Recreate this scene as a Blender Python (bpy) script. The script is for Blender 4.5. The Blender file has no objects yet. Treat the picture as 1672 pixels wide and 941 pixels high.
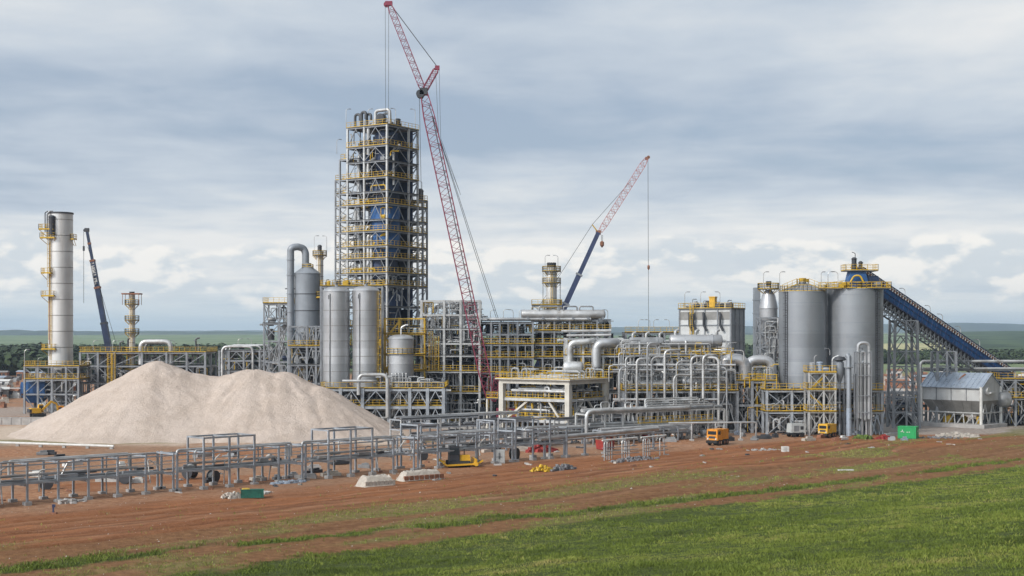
import bpy, math, random
import numpy as np
from mathutils import Vector, Matrix, noise as mnoise
R = math.radians
scene = bpy.context.scene
COL = scene.collection
rnd = random.Random(7)
F, HZ, CX, CAMZ = 2297.0, 545.0, 836.0, 18.2     # focal length in photo pixels, horizon row, centre column, eye height
def X(px, D): return (px-CX)/F*D
def Z(row, D): return CAMZ+(HZ-row)/F*D
def GD(row): return CAMZ*F/(row-HZ)
def G(px, row):
    D = GD(row); return (X(px, D), D, 0.0)

# ------------------------------------------------------------------ materials
MATS = {}
def nn(nt, typ, **kw):
    n = nt.nodes.new(typ)
    for k, v in kw.items(): setattr(n, k, v)
    return n
def lk(nt, a, b): nt.links.new(a, b)
def mth(nt, op, a, b=None, c=None, clamp=False):
    n = nt.nodes.new('ShaderNodeMath'); n.operation = op; n.use_clamp = clamp
    for i, v in enumerate((a, b, c)):
        if v is None: continue
        if isinstance(v, (int, float)): n.inputs[i].default_value = v
        else: nt.links.new(v, n.inputs[i])
    return n.outputs[0]
def mixc(nt, fac, a, b, bt='MIX'):
    n = nt.nodes.new('ShaderNodeMix'); n.data_type = 'RGBA'; n.blend_type = bt
    for i, v in ((0, fac), (6, a), (7, b)):
        if isinstance(v, (int, float)): n.inputs[i].default_value = v
        elif isinstance(v, tuple): n.inputs[i].default_value = (*v, 1) if len(v) == 3 else v
        else: nt.links.new(v, n.inputs[i])
    return n.outputs[2]
def noise_n(nt, vec, scale, detail=4, rough=.55, out='Fac', dist=0):
    n = nt.nodes.new('ShaderNodeTexNoise'); n.inputs['Scale'].default_value = scale
    n.inputs['Detail'].default_value = detail; n.inputs['Roughness'].default_value = rough
    n.inputs['Distortion'].default_value = dist
    nt.links.new(vec, n.inputs['Vector']); return n.outputs[out]
def maprange(nt, v, a, b, c=0., d=1., smooth=True):
    n = nt.nodes.new('ShaderNodeMapRange'); n.interpolation_type = 'SMOOTHSTEP' if smooth else 'LINEAR'
    nt.links.new(v, n.inputs[0])
    for i, x in zip((1, 2, 3, 4), (a, b, c, d)): n.inputs[i].default_value = x
    return n.outputs[0]
def vscale(nt, vec, sx, sy, sz):
    n = nt.nodes.new('ShaderNodeVectorMath'); n.operation = 'MULTIPLY'
    nt.links.new(vec, n.inputs[0]); n.inputs[1].default_value = (sx, sy, sz); return n.outputs[0]
def newmat(name):
    m = bpy.data.materials.new(name); m.use_nodes = True; MATS[name] = m
    return m, m.node_tree, m.node_tree.nodes['Principled BSDF']
def mat(name, col, rough=.6, metal=0., var=.18, scale=.7, dirt=None, amount=.4, streak=False, bump=0., bscale=8., bands=0.):
    m, nt, b = newmat(name)
    pos = nt.nodes.new('ShaderNodeNewGeometry').outputs['Position']
    f = noise_n(nt, pos, scale, 5)
    f = maprange(nt, f, .3, .7)
    c = mixc(nt, f, tuple(x*(1-var) for x in col), tuple(min(1, x*(1+var)) for x in col))
    if bands:
        sp = nt.nodes.new('ShaderNodeSeparateXYZ'); lk(nt, pos, sp.inputs[0])
        k = mth(nt, 'FLOOR', mth(nt, 'DIVIDE', sp.outputs[2], bands))
        wn = nt.nodes.new('ShaderNodeTexWhiteNoise'); wn.noise_dimensions = '1D'; lk(nt, k, wn.inputs['W'])
        c = mixc(nt, mth(nt, 'MULTIPLY', wn.outputs[0], .42), c, tuple(x*.45 for x in col))
    if dirt:
        v = vscale(nt, pos, 1.6, 1.6, .12) if streak else pos
        d = noise_n(nt, v, scale*1.7, 7, .65)
        d = maprange(nt, d, .5, .78, 0, amount)
        c = mixc(nt, d, c, dirt)
    lk(nt, c, b.inputs['Base Color'])
    b.inputs['Metallic'].default_value = metal
    r = maprange(nt, noise_n(nt, pos, scale*3, 4), .3, .7, max(.05, rough-.1), min(1, rough+.12))
    lk(nt, r, b.inputs['Roughness'])
    if bump:
        bp = nt.nodes.new('ShaderNodeBump'); bp.inputs['Strength'].default_value = bump; bp.inputs['Distance'].default_value = .05
        lk(nt, noise_n(nt, pos, bscale, 5), bp.inputs['Height']); lk(nt, bp.outputs[0], b.inputs['Normal'])
    return m
RUST = (.16, .075, .035)
mat('steel', (.235, .25, .27), .5, .25, dirt=(.12, .10, .085), amount=.5)
mat('steel_light', (.46, .47, .47), .45, .25, dirt=(.22, .19, .16), amount=.5)
mat('steel_blue', (.32, .35, .385), .5, .25, .25, .5, dirt=(.2, .15, .11), amount=.55)
mat('steel_dark', (.042, .045, .052), .6, .1, dirt=(.03, .028, .026), amount=.6)
mat('deck', (.095, .098, .10), .75, .1, dirt=(.08, .06, .045), amount=.5)
mat('pipe_light', (.47, .475, .475), .38, .45, .28, .35, dirt=(.22, .18, .14), amount=.7)
mat('pipe_grey', (.29, .30, .31), .45, .35, .3, .4, dirt=(.15, .13, .11), amount=.5)
mat('pipe_dark', (.065, .068, .075), .5, .2)
mat('cladding', (.47, .48, .495), .38, .55, .10, .25, dirt=(.27, .22, .18), amount=.5, streak=True, bands=3.05)
mat('silo_steel', (.31, .33, .355), .40, .45, .08, .2, dirt=(.27, .27, .275), amount=.4, streak=True, bands=2.6)
mat('stack_steel', (.62, .62, .61), .42, .35, .08, .2, dirt=(.33, .27, .22), amount=.45, streak=True)
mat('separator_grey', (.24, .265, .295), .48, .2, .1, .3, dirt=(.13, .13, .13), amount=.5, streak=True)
mat('yellow', (.52, .33, .022), .5, 0, .2, 1.2, dirt=(.32, .2, .04), amount=.6)
mat('machine_yellow', (.62, .35, .02), .45, 0, .12, 1.2, dirt=(.25, .15, .06), amount=.5)
mat('truck_orange', (.62, .24, .015), .42, 0, .1, 1.2, dirt=(.3, .15, .06), amount=.45)
mat('navy', (.018, .035, .085), .5, .1, .3, .4, dirt=(.01, .013, .02), amount=.7)
mat('blue', (.018, .085, .24), .45, .05, .25, .5, dirt=(.01, .03, .08), amount=.6)
mat('boom_blue', (.035, .05, .115), .4, .1, .15, .5)
mat('crane_red', (.20, .024, .052), .5, .05, .15, .6)
mat('crane_pink', (.42, .20, .20), .5, .05, .15, .6)
mat('concrete', (.52, .50, .45), .85, 0, .12, .5, dirt=(.30, .27, .23), amount=.6, streak=True, bump=.15)
mat('concrete_grey', (.36, .35, .34), .9, 0, .15, .6, dirt=(.24, .17, .12), amount=.6, bump=.2)
mat('roof_sheet', (.36, .42, .50), .35, .4, .12, .5, dirt=(.25, .2, .16), amount=.35, streak=True)
mat('wall_sheet', (.50, .51, .51), .5, .25, .1, .5, dirt=(.26, .25, .24), amount=.6, streak=True)
mat('hopper_steel', (.24, .235, .225), .6, .15, .15, .5, dirt=(.13, .11, .095), amount=.6, streak=True)
mat('rust', (.23, .105, .06), .85, 0, .3, 1.5)
mat('rubber', (.02, .02, .02), .85)
mat('glass', (.02, .025, .03), .12, 0, .1)
mat('white', (.56, .56, .54), .6, 0, .1, 1, dirt=(.35, .3, .25), amount=.5)
mat('tarp', (.42, .38, .33), .85, 0, .15, 2.2, dirt=(.30, .2, .14), amount=.7, bump=.4, bscale=5)
mat('red', (.28, .03, .025), .6, 0, .25, 1.5, dirt=(.2, .06, .04), amount=.5)
mat('green', (.012, .30, .085), .5, 0, .1, 1, dirt=(.05, .15, .07), amount=.4)
mat('green_dark', (.015, .12, .085), .6, 0, .25, 2, dirt=(.05, .08, .06), amount=.5)
mat('debris_green', (.10, .15, .03), .8, 0, .5, 3)
mat('rock', (.40, .37, .33), .9, 0, .3, 1.5, dirt=(.28, .16, .10), amount=.6, bump=.4)
mat('rock_dark', (.17, .17, .18), .85, 0, .4, 2)
mat('cable', (.06, .065, .07), .6)
mat('cabinet', (.42, .44, .44), .55, .05, .08, 1)

# ------------------------------------------------------------------ mesh building
class MB:
    def __init__(s): s.v = []; s.f = []; s.sm = []
    def _add(s, vs, fs, smooth=False):
        o = len(s.v); s.v.extend([tuple(p) for p in vs])
        for f in fs: s.f.append(tuple(i+o for i in f)); s.sm.append(smooth)
        return s
    BF = [(0, 3, 2, 1), (4, 5, 6, 7), (0, 1, 5, 4), (1, 2, 6, 5), (2, 3, 7, 6), (3, 0, 4, 7)]
    def box(s, c, d, rz=0., top=(1, 1)):
        cx, cy, cz = c; hx, hy, hz = d[0]/2, d[1]/2, d[2]/2
        ca, sa = math.cos(rz), math.sin(rz); vs = []
        for z, k in ((-hz, (1, 1)), (hz, top)):
            for x, y in ((-hx, -hy), (hx, -hy), (hx, hy), (-hx, hy)):
                x, y = x*k[0], y*k[1]
                vs.append((cx+x*ca-y*sa, cy+x*sa+y*ca, cz+z))
        return s._add(vs, MB.BF)
    def bar(s, p, q, w, h=None):
        p, q = Vector(p), Vector(q); d = (q-p)
        if d.length < 1e-6: return s
        d.normalize(); h = h or w
        up = Vector((0, 0, 1)) if abs(d.z) < .9 else Vector((0, 1, 0))
        a = d.cross(up).normalized(); b = a.cross(d).normalized()
        vs = []
        for e in (p, q):
            for i, j in ((-1, -1), (1, -1), (1, 1), (-1, 1)): vs.append(e+a*(i*w/2)+b*(j*h/2))
        return s._add(vs, MB.BF)
    def tube(s, pts, r, n=8, bend=0., caps=True):
        pts = [Vector(p) for p in pts]
        if bend: pts = fillet(pts, bend)
        pts = [p for i, p in enumerate(pts) if i == 0 or (p-pts[i-1]).length > 1e-5]
        if len(pts) < 2: return s
        t0 = (pts[1]-pts[0]).normalized()
        up = Vector((0, 0, 1)) if abs(t0.z) < .9 else Vector((1, 0, 0))
        a = t0.cross(up).normalized(); rings = []
        rr = r if isinstance(r, (list, tuple)) else [r]*len(pts)
        for i, p in enumerate(pts):
            if i == 0: t = t0; k = 1
            elif i == len(pts)-1: t = (pts[-1]-pts[-2]).normalized(); k = 1
            else:
                t1, t2 = (p-pts[i-1]).normalized(), (pts[i+1]-p).normalized()
                t = (t1+t2)
                t = t.normalized() if t.length > 1e-4 else t1
            a = (a-t*a.dot(t)).normalized(); b = t.cross(a)
            rings.append([p+a*(rr[i]*math.cos(2*math.pi*j/n))+b*(rr[i]*math.sin(2*math.pi*j/n)) for j in range(n)])
        vs = [v for g in rings for v in g]; fs = []
        for i in range(len(rings)-1):
            for j in range(n):
                k = (j+1) % n; fs.append((i*n+j, i*n+k, (i+1)*n+k, (i+1)*n+j))
        s._add(vs, fs, True)
        if caps:
            o = len(s.v)-len(vs)
            s.f.append(tuple(o+j for j in range(n))[::-1]); s.sm.append(False)
            s.f.append(tuple(o+(len(rings)-1)*n+j for j in range(n))); s.sm.append(False)
        return s
    def lathe(s, prof, n=24, c=(0, 0, 0), axis=None, sharp=True):
        """prof: list of (radius, distance); revolved about z, or about axis from c"""
        if axis is None: ex, ey, ez = Vector((1, 0, 0)), Vector((0, 1, 0)), Vector((0, 0, 1))
        else:
            ez = Vector(axis).normalized(); up = Vector((0, 0, 1)) if abs(ez.z) < .9 else Vector((1, 0, 0))
            ex = ez.cross(up).normalized(); ey = ez.cross(ex)
        c = Vector(c); vs = []; fs = []; 
        for r, z in prof:
            for j in range(n):
                an = 2*math.pi*j/n
                vs.append(c+ez*z+ex*(max(r, .001)*math.cos(an))+ey*(max(r, .001)*math.sin(an)))
        for i in range(len(prof)-1):
            for j in range(n):
                k = (j+1) % n; fs.append((i*n+j, i*n+k, (i+1)*n+k, (i+1)*n+j))
        s._add(vs, fs, True)
        o = len(s.v)-len(vs)
        if prof[0][0] > .01: s.f.append(tuple(o+j for j in range(n))[::-1]); s.sm.append(False)
        if prof[-1][0] > .01: s.f.append(tuple(o+(len(prof)-1)*n+j for j in range(n))); s.sm.append(False)
        return s
    def shell(s, r, z0, z1, step, n=40, c=(0, 0, 0), lip=.05, roof=0., dome=False):
        """a vertical plate shell with raised weld bands, closed by a cone or a dome"""
        pr = [(r, z0)]; z = z0+step
        while z < z1-.3*step:
            pr += [(r, z-.09), (r+lip*.4, z-.08), (r+lip*.4, z+.08), (r, z+.09)]; z += step
        pr += [(r, z1-.12), (r+lip*1.6, z1-.1), (r+lip*1.6, z1)]
        if dome:
            for k in range(1, 7): a = k/6*math.pi/2; pr.append((r*math.cos(a)**.8 if k < 6 else .01, z1+roof*math.sin(a)))
        elif roof: pr += [(r*.98, z1+.02), (r*.12, z1+roof), (.01, z1+roof+.02)]
        return s.lathe(pr, n, c)
    def vessel(s, p, q, r, n=20, dome=.45):
        p, q = Vector(p), Vector(q); L = (q-p).length; d = r*dome; pr = []
        for k in range(0, 5): a = k/4*math.pi/2; pr.append((max(.01, r*math.sin(a)), d*(1-math.cos(a))))
        m = 4 if L > 3 else 2
        for i in range(1, m):
            z = d+(L-2*d)*i/m; pr += [(r, z-.05), (r*1.025, z-.04), (r*1.025, z+.04), (r, z+.05)]
        for k in range(4, -1, -1): a = k/4*math.pi/2; pr.append((max(.01, r*math.sin(a)), L-d*(1-math.cos(a))))
        return s.lathe(pr, n, p, q-p)
    def seams(s, r, z0, z1, step, w=.11, n=40, off=.035):
        z = z0+step
        while z < z1-.3*step: s.lathe([(r, z-w/2), (r+off, z-w/2), (r+off, z+w/2), (r, z+w/2)], n); z += step
        return s
    def rail(s, path, h=1.1, t=.07, step=1.25, closed=False, toe=True):
        pts = [Vector(p) for p in path]
        if closed: pts.append(pts[0])
        for a, b in zip(pts, pts[1:]):
            L = (b-a).length; k = max(1, int(round(L/step)))
            for z, w in ((h, t), (h*.55, t*.8)): s.bar(a+Vector((0, 0, z)), b+Vector((0, 0, z)), w)
            if toe: s.bar(a+Vector((0, 0, .1)), b+Vector((0, 0, .1)), .03, .14)
            for i in range(k+1):
                p = a.lerp(b, i/k); s.bar(p, p+Vector((0, 0, h)), t)
        return s
    def ladder(s, p, h, d=(0, -1), w=.5, t=.07, cage=True):
        p = Vector(p); dx = Vector((d[0], d[1], 0)); sx = Vector((-d[1], d[0], 0))
        for k in (-1, 1): s.bar(p+sx*(k*w/2), p+sx*(k*w/2)+Vector((0, 0, h)), t)
        z = .3
        while z < h: s.bar(p-sx*(w/2)+Vector((0, 0, z)), p+sx*(w/2)+Vector((0, 0, z)), .045); z += .45
        if cage:
            z = 2.2
            ring = [p+sx*(.38*math.cos(a))+dx*(.1+.62*math.sin(a)) for a in [i*math.pi/6 for i in range(7)]]
            while z < h:
                for a, b in zip(ring, ring[1:]): s.bar(a+Vector((0, 0, z)), b+Vector((0, 0, z)), .05)
                z += 1.1
            for a in ring[1::2]: s.bar(a+Vector((0, 0, 2.2)), a+Vector((0, 0, h)), .045)
        return s
    def lattice(s, p, q, w, h, n, ch=.16, br=.09, taper=(1, 1), up=None):
        """a four-chord lattice boom from p to q"""
        p, q = Vector(p), Vector(q); d = (q-p).normalized()
        up = Vector(up) if up else (Vector((0, 0, 1)) if abs(d.z) < .9 else Vector((0, 1, 0)))
        a = d.cross(up).normalized(); b = a.cross(d).normalized()
        def ring(i):
            t = i/n; k = 1.
            if t < .08: k = taper[0]+(1-taper[0])*t/.08
            if t > .92: k = taper[1]+(1-taper[1])*(1-t)/.08
            c = p.lerp(q, t); return [c+a*(i1*w/2*k)+b*(j1*h/2*k) for i1, j1 in ((-1, -1), (1, -1), (1, 1), (-1, 1))]
        rs = [ring(i) for i in range(n+1)]
        for r0, r1 in zip(rs, rs[1:]):
            for j in range(4): s.bar(r0[j], r1[j], ch)
        for i, (r0, r1) in enumerate(zip(rs, rs[1:])):
            for j in range(4):
                k = (j+1) % 4
                if i % 2: s.bar(r0[j], r1[k], br)
                else: s.bar(r0[k], r1[j], br)
                if i % 2 == 0: s.bar(r0[j], r0[k], br)
        return s
    def mesh(s, name, mats):
        me = bpy.data.meshes.new(name); me.from_pydata(s.v, [], s.f)
        me.polygons.foreach_set('use_smooth', s.sm)
        for m in (mats if isinstance(mats, (list, tuple)) else [mats]): me.materials.append(MATS[m])
        me.update()
        try: me.set_sharp_from_angle(angle=R(32))
        except Exception: pass
        return me
def fillet(pts, r, n=5):
    out = [pts[0]]
    for i in range(1, len(pts)-1):
        p, a, b = pts[i], pts[i-1], pts[i+1]
        u, v = (a-p), (b-p); la, lb = u.length, v.length
        if la < 1e-6 or lb < 1e-6: continue
        u.normalize(); v.normalize(); ang = u.angle(v, math.pi)
        if ang > math.pi-.05: out.append(p); continue
        t = min(r/math.tan(ang/2) if ang > .05 else r, la*.49, lb*.49)
        for k in range(n+1):
            w = k/n; out.append((p+u*t)*(1-w)**2+p*(2*w*(1-w))+(p+v*t)*w*w)
    out.append(pts[-1]); return out

BOXES = {}
USED = {}
class Thing:
    def __init__(s, name, label, cat, loc=(0, 0, 0), rz=0., group=None):
        o = bpy.data.objects.new(name, None); COL.objects.link(o); o.empty_display_size = .5
        o.location = loc; o.rotation_euler = (0, 0, R(rz))
        o['label'] = label; o['category'] = cat
        if group: o['group'] = group
        s.e = o; s.cnt = {}
    def add(s, name, mb, m, parent=None, loc=(0, 0, 0), rz=0., label=None):
        me = mb.mesh(name, m) if isinstance(mb, MB) else mb
        if not len(me.polygons): return None
        o = bpy.data.objects.new(name, me); COL.objects.link(o)
        o.parent = parent or s.e; o.location = loc; o.rotation_euler = (0, 0, rz)
        if label: o['label'] = label
        s.cnt[name] = s.cnt.get(name, 0)+1
        return o
    def box(s, name, d, loc, m, parent=None, rz=0.):
        key = (tuple(round(x, 3) for x in d), m)
        if key not in BOXES: BOXES[key] = MB().box((0, 0, 0), d).mesh(name, m)
        return s.add(name, BOXES[key], m, parent, loc, rz)
def single(name, mb, m, label, cat, loc=(0, 0, 0), rz=0., group=None, kind=None):
    me = mb.mesh(name, m) if isinstance(mb, MB) else mb
    o = bpy.data.objects.new(name, me); COL.objects.link(o); o.location = loc; o.rotation_euler = (0, 0, R(rz))
    if label: o['label'] = label
    if cat: o['category'] = cat
    if group: o['group'] = group
    if kind: o['kind'] = kind
    return o
def copy_thing(o, loc, rz=None, label=None):
    c = o.copy(); COL.objects.link(c); c.location = loc
    if rz is not None: c.rotation_euler = (0, 0, R(rz))
    if label: c['label'] = label
    for ch in list(o.children):
        d = ch.copy(); COL.objects.link(d); d.parent = c
        for g in list(ch.children):
            e = g.copy(); COL.objects.link(e); e.parent = d
    return c

# ------------------------------------------------------------------ steel frames
def frame(T, xs, ys, zs, m='steel', col=.36, bm=.34, deck=(), rail=(), sides='flrb', brace=(), style='A', z0=0., mdeck='deck', bw=.16, colname='column', mb='', edge=True, foot=False, railstep=1.25):
    x0, x1, y0, y1 = xs[0], xs[-1], ys[0], ys[-1]; zt = zs[-1]; mbm = mb or m
    for x in xs:
        for y in ys:
            c = T.box(colname, (col, col, zt-z0), (x, y, (z0+zt)/2), m)
            if foot: T.box('footing', (col*2.2, col*2.2, .5), (0, 0, -(zt-z0)/2+.15), 'concrete_grey', c)
    for z in zs:
        for y in ys: T.box('beam', (x1-x0, bm*.55, bm), ((x0+x1)/2, y, z-bm/2-.06), mbm)
        for x in xs: T.box('beam', (bm*.5, y1-y0, bm*.9), (x, (y0+y1)/2, z-bm/2-.09), mbm)
    for z in deck:
        d = T.box('platform', (x1-x0+.5, y1-y0+.5, .12), ((x0+x1)/2, (y0+y1)/2, z), mdeck)
        if z in rail:
            b = MB(); a = .2; hx, hy = (x1-x0)/2+a, (y1-y0)/2+a; zz = .06
            P = {'f': ((-hx, -hy, zz), (hx, -hy, zz)), 'r': ((hx, -hy, zz), (hx, hy, zz)), 'b': ((hx, hy, zz), (-hx, hy, zz)), 'l': ((-hx, hy, zz), (-hx, -hy, zz))}
            for k in sides: b.rail(P[k], step=railstep)
            if edge:
                for k in sides: b.bar(Vector(P[k][0])-Vector((0, 0, .06)), Vector(P[k][1])-Vector((0, 0, .06)), .1, .13)
            T.add('railing_frame', b, 'yellow', d)
    lev = [z0]+list(zs)
    for i, (za, zb) in enumerate(zip(lev, lev[1:])):
        b = MB(); any_ = False
        for face in brace:
            if face in 'fb':
                y = y0 if face == 'f' else y1
                for a, c in zip(xs, xs[1:]): any_ |= _brace(b, (a, y), (c, y), za, zb-bm, style, bw, i)
            else:
                x = x0 if face == 'l' else x1
                for a, c in zip(ys, ys[1:]): any_ |= _brace(b, (x, a), (x, c), za, zb-bm, style, bw, i)
        if any_: T.add('bracing_lattice', b, mbm)
def _brace(b, p, q, za, zb, style, w, i):
    A, B, C, D = (*p, za), (*q, za), (*p, zb), (*q, zb); M = ((p[0]+q[0])/2, (p[1]+q[1])/2)
    if zb-za < 1: return False
    if style == 'X': b.bar(A, D, w); b.bar(B, C, w*.97)
    elif style == 'A': b.bar(A, (*M, zb), w); b.bar(B, (*M, zb), w*.97)
    elif style == 'V': b.bar(C, (*M, za), w); b.bar(D, (*M, za), w*.97)
    elif style == '/': b.bar(A, D, w) if i % 2 else b.bar(B, C, w)
    return True
def back_panels(T, xs, y, zs, seed, p=.75, m='steel_dark'):  # dark sheets added behind the bays so their insides read as deep shade
    g = random.Random(seed)
    for a, c in zip(xs, xs[1:]):
        for za, zb in zip(zs, zs[1:]):
            if g.random() < p: T.box('shade_sheet', (c-a-.1, .12, (zb-za)*g.choice((1, 1, .8))-.2), ((a+c)/2, y, (za+zb)/2-.05), m)
def pipes(T, x0, x1, y0, y1, z0, z1, n, seed, r=(.08, .22), mats=('pipe_light', 'pipe_grey', 'pipe_light'), kinds='hvulz', name='pipe'):
    g = random.Random(seed); W = x1-x0; Hh = z1-z0
    for i in range(n):
        if T.cnt.get(name, 0) >= 96: name = 'branch_'+name
        rr = g.uniform(*r); k = g.choice(kinds); y = g.uniform(y0, y1); b = MB()
        x = g.uniform(x0, x1); z = g.uniform(z0, z1)
        if k == 'h':
            L = g.uniform(.25, .8)*W; xa = g.uniform(x0, x1-L); zd = max(z0, z-g.uniform(.5, 3))
            pts = [(xa, y, zd), (xa, y, z), (xa+L, y, z), (xa+L, y+g.choice((0, .01)), max(z0, z-g.uniform(.5, 3)))]
        elif k == 'v':
            h = g.uniform(.3, .9)*Hh; za = g.uniform(z0, z1-h)
            pts = [(x, y, za), (x, y, za+h), (x+g.uniform(-1.5, 1.5), y+g.uniform(.3, 1.5), za+h)]
        elif k == 'u':
            w = g.uniform(.8, 2.4); h = min(Hh, g.uniform(1.2, 3.5)); za = g.uniform(z0, z1-h)
            xa = min(max(x, x0), x1-w); pts = [(xa, y, za), (xa, y, za+h), (xa+w, y, za+h), (xa+w, y, za)]
        elif k == 'l':
            w = g.uniform(1, 3)*g.choice((-1, 1)); h = g.uniform(.8, 3)
            pts = [(x, y, z0 if g.random() < .5 else max(z0, z-h)), (x, y, z), (min(max(x+w, x0), x1), y+.02, z), (min(max(x+w, x0), x1)+.02, min(y+1.2, y1+1), z)]
        else:
            w = g.uniform(.8, 2.2)*g.choice((-1, 1)); h = g.uniform(.6, 2)
            pts = [(x, y, z), (x+w*.5, y, z), (x+w*.5, y+.02, min(z1, z+h)), (x+w*1.4, y+.02, min(z1, z+h))]
        b.tube(pts, rr, 7 if rr < .2 else 10, bend=rr*2.6+.12)
        if rr > .09:
            for q_ in range(1, len(pts)-1):
                p_, n_ = Vector(pts[q_]), Vector(pts[q_+1]); d_ = n_-p_
                if d_.length > 1.2: c_ = p_+d_*g.uniform(.35, .75); d_.normalize(); b.tube([c_-d_*.07, c_+d_*.07], rr*1.55, 8)
                if d_.length > 2 and g.random() < .25: b.box(tuple(c_+Vector((0, 0, rr*1.6))), (rr*1.4, rr*1.4, rr*2.2))
        T.add(name, b, g.choice(mats))
def gear(T, x0, x1, y0, y1, z0, n, seed, mats=('steel_dark', 'pipe_grey', 'navy', 'pipe_dark'), smax=2.2):
    """pumps, drums, motors and boxes standing on one floor"""
    g = random.Random(seed)
    for i in range(n):
        x, y = g.uniform(x0, x1), g.uniform(y0, y1); s = g.uniform(.5, 1)*smax; m = g.choice(mats); k = g.random(); b = MB()
        if k < .35: b.vessel((x-s*.7, y, z0+s*.55), (x+s*.7, y, z0+s*.55), s*.36, 14); b.box((x, y, z0+s*.12), (s, s*.5, s*.24)); T.add('drum', b, m)
        elif k < .65: b.shell(s*.4, z0, z0+s*1.1, s*.4, 16, (x, y, 0), .03, s*.15, True); T.add('tank', b, m)
        else:
            b.box((x, y, z0+s*.45), (s*1.1, s*.8, s*.9)); b.box((x+s*.2, y, z0+s*1.0), (s*.4, s*.4, s*.22)); b.tube([(x-s*.3, y, z0+s*.9), (x-s*.3, y, z0+s*1.4), (x+s*.3, y+.3, z0+s*1.4)], s*.07, 7, .2)
            T.add('pump_unit', b, m)
def ring_deck(T, r, z, w=1.0, a0=0., a1=360., m='deck'):
    n = max(6, int((a1-a0)/15)); A = [R(a0+(a1-a0)*i/n) for i in range(n+1)]; b = MB(); vs = []
    for a in A:
        for rr, zz in ((r-.05, z), (r+w, z), (r+w, z+.1), (r-.05, z+.1)): vs.append((rr*math.cos(a), rr*math.sin(a), zz))
    fs = []
    for i in range(n):
        for j in range(4):
            k = (j+1) % 4; fs.append((i*4+j, i*4+k, (i+1)*4+k, (i+1)*4+j))
    fs += [(0, 1, 2, 3), (n*4+3, n*4+2, n*4+1, n*4)]
    b._add(vs, fs); d = T.add('platform', b, m)
    q = MB().rail([((r+w-.05)*math.cos(a), (r+w-.05)*math.sin(a), z+.1) for a in A], t=.09)
    for a in A[::3]: q.bar(((r-.1)*math.cos(a), (r-.1)*math.sin(a), z-1), ((r+w)*math.cos(a), (r+w)*math.sin(a), z), .09)
    T.add('railing_frame', q, 'yellow', d)
def add_seams(T, r, z0, z1, step, w, n, m, off=.035, y=(0, 0)):
    me = MB().lathe([(r, -w/2), (r+off, -w/2), (r+off, w/2), (r, w/2)], n).mesh('weld_seam', m); z = z0+step
    while z < z1-.3*step: T.add('weld_seam', me, m, None, (0, 0, z)); z += step
LAMP = None
def lamp(loc, rz, h, label, group):
    global LAMP
    T = Thing('lamp_post', label, 'lamp post', loc, rz, group)
    T.add('pole', MB().tube([(0, 0, 0), (0, 0, h), (.3, 0, h+.35), (.7, 0, h+.4)], .06, 6, .3), 'pipe_light')
    T.add('lamp_head', MB().box((.85, 0, h+.38), (.55, .24, .13)), 'steel')
# ------------------------------------------------------------------ camera, light, sky
cam = bpy.data.cameras.new('Camera'); co = bpy.data.objects.new('Camera', cam); COL.objects.link(co)
co.location = (0, 0, CAMZ); co.rotation_euler = (R(90), 0, 0)
cam.sensor_width = 36; cam.lens = F/1672*36; cam.shift_y = (HZ-470.5)/1672
cam.clip_start = .5; cam.clip_end = 60000
scene.camera = co
scene.view_settings.view_transform = 'Standard'; scene.view_settings.look = 'None'
scene.view_settings.exposure = 0; scene.view_settings.gamma = 1
scene.cycles.max_bounces = 6; scene.cycles.diffuse_bounces = 3; scene.cycles.glossy_bounces = 3
scene.cycles.volume_bounces = 1; scene.cycles.use_denoising = True
SUN = Vector((-.62, -.55, .60)).normalized()
sl = bpy.data.lights.new('Sun', 'SUN'); sl.energy = 2.9; sl.angle = R(8); sl.color = (1, .94, .86)
so = bpy.data.objects.new('Sun', sl); COL.objects.link(so)
so.rotation_euler = SUN.to_track_quat('Z', 'Y').to_euler(); so.location = (-60, -60, 120)

wd = bpy.data.worlds.new('World'); scene.world = wd; wd.use_nodes = True
nt = wd.node_tree; nt.nodes.clear()
out = nt.nodes.new('ShaderNodeOutputWorld'); bg = nt.nodes.new('ShaderNodeBackground'); lk(nt, bg.outputs[0], out.inputs[0])
sky = nt.nodes.new('ShaderNodeTexSky'); sky.sky_type = 'NISHITA'; sky.sun_disc = False
sky.sun_elevation = math.asin(SUN.z); sky.sun_rotation = math.atan2(SUN.x, SUN.y)
dirv = nt.nodes.new('ShaderNodeTexCoord').outputs['Generated']
sp = nt.nodes.new('ShaderNodeSeparateXYZ'); lk(nt, dirv, sp.inputs[0]); dx, dy, dz = sp.outputs
zc = mth(nt, 'MAXIMUM', dz, 0.)
inv = mth(nt, 'DIVIDE', 1., mth(nt, 'ADD', zc, .07))
cv = nt.nodes.new('ShaderNodeCombineXYZ'); lk(nt, mth(nt, 'MULTIPLY', dx, inv), cv.inputs[0]); lk(nt, mth(nt, 'MULTIPLY', dy, inv), cv.inputs[1])
pl = cv.outputs[0]
warp = nt.nodes.new('ShaderNodeVectorMath'); warp.operation = 'ADD'; lk(nt, vscale(nt, pl, .75, 1.25, 1), warp.inputs[0]); warp.inputs[1].default_value = (3.1, 7.4, .6)
n1 = noise_n(nt, warp.outputs[0], .62, 8, .5, dist=.25)
n2 = noise_n(nt, vscale(nt, pl, 1.5, 1.2, 1), 1.5, 8, .55, dist=.3)
rp = nt.nodes.new('ShaderNodeValToRGB'); lk(nt, mth(nt, 'MULTIPLY', zc, 4.), rp.inputs[0])      # elevation z .. .25
els = rp.color_ramp.elements
stops = [(0., .52), (.018, .66), (.04, .82), (.065, .90), (.085, .76), (.105, .42), (.13, .22), (.155, .30), (.19, .55), (.215, .66), (.236, .46), (.25, .55)]
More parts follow.
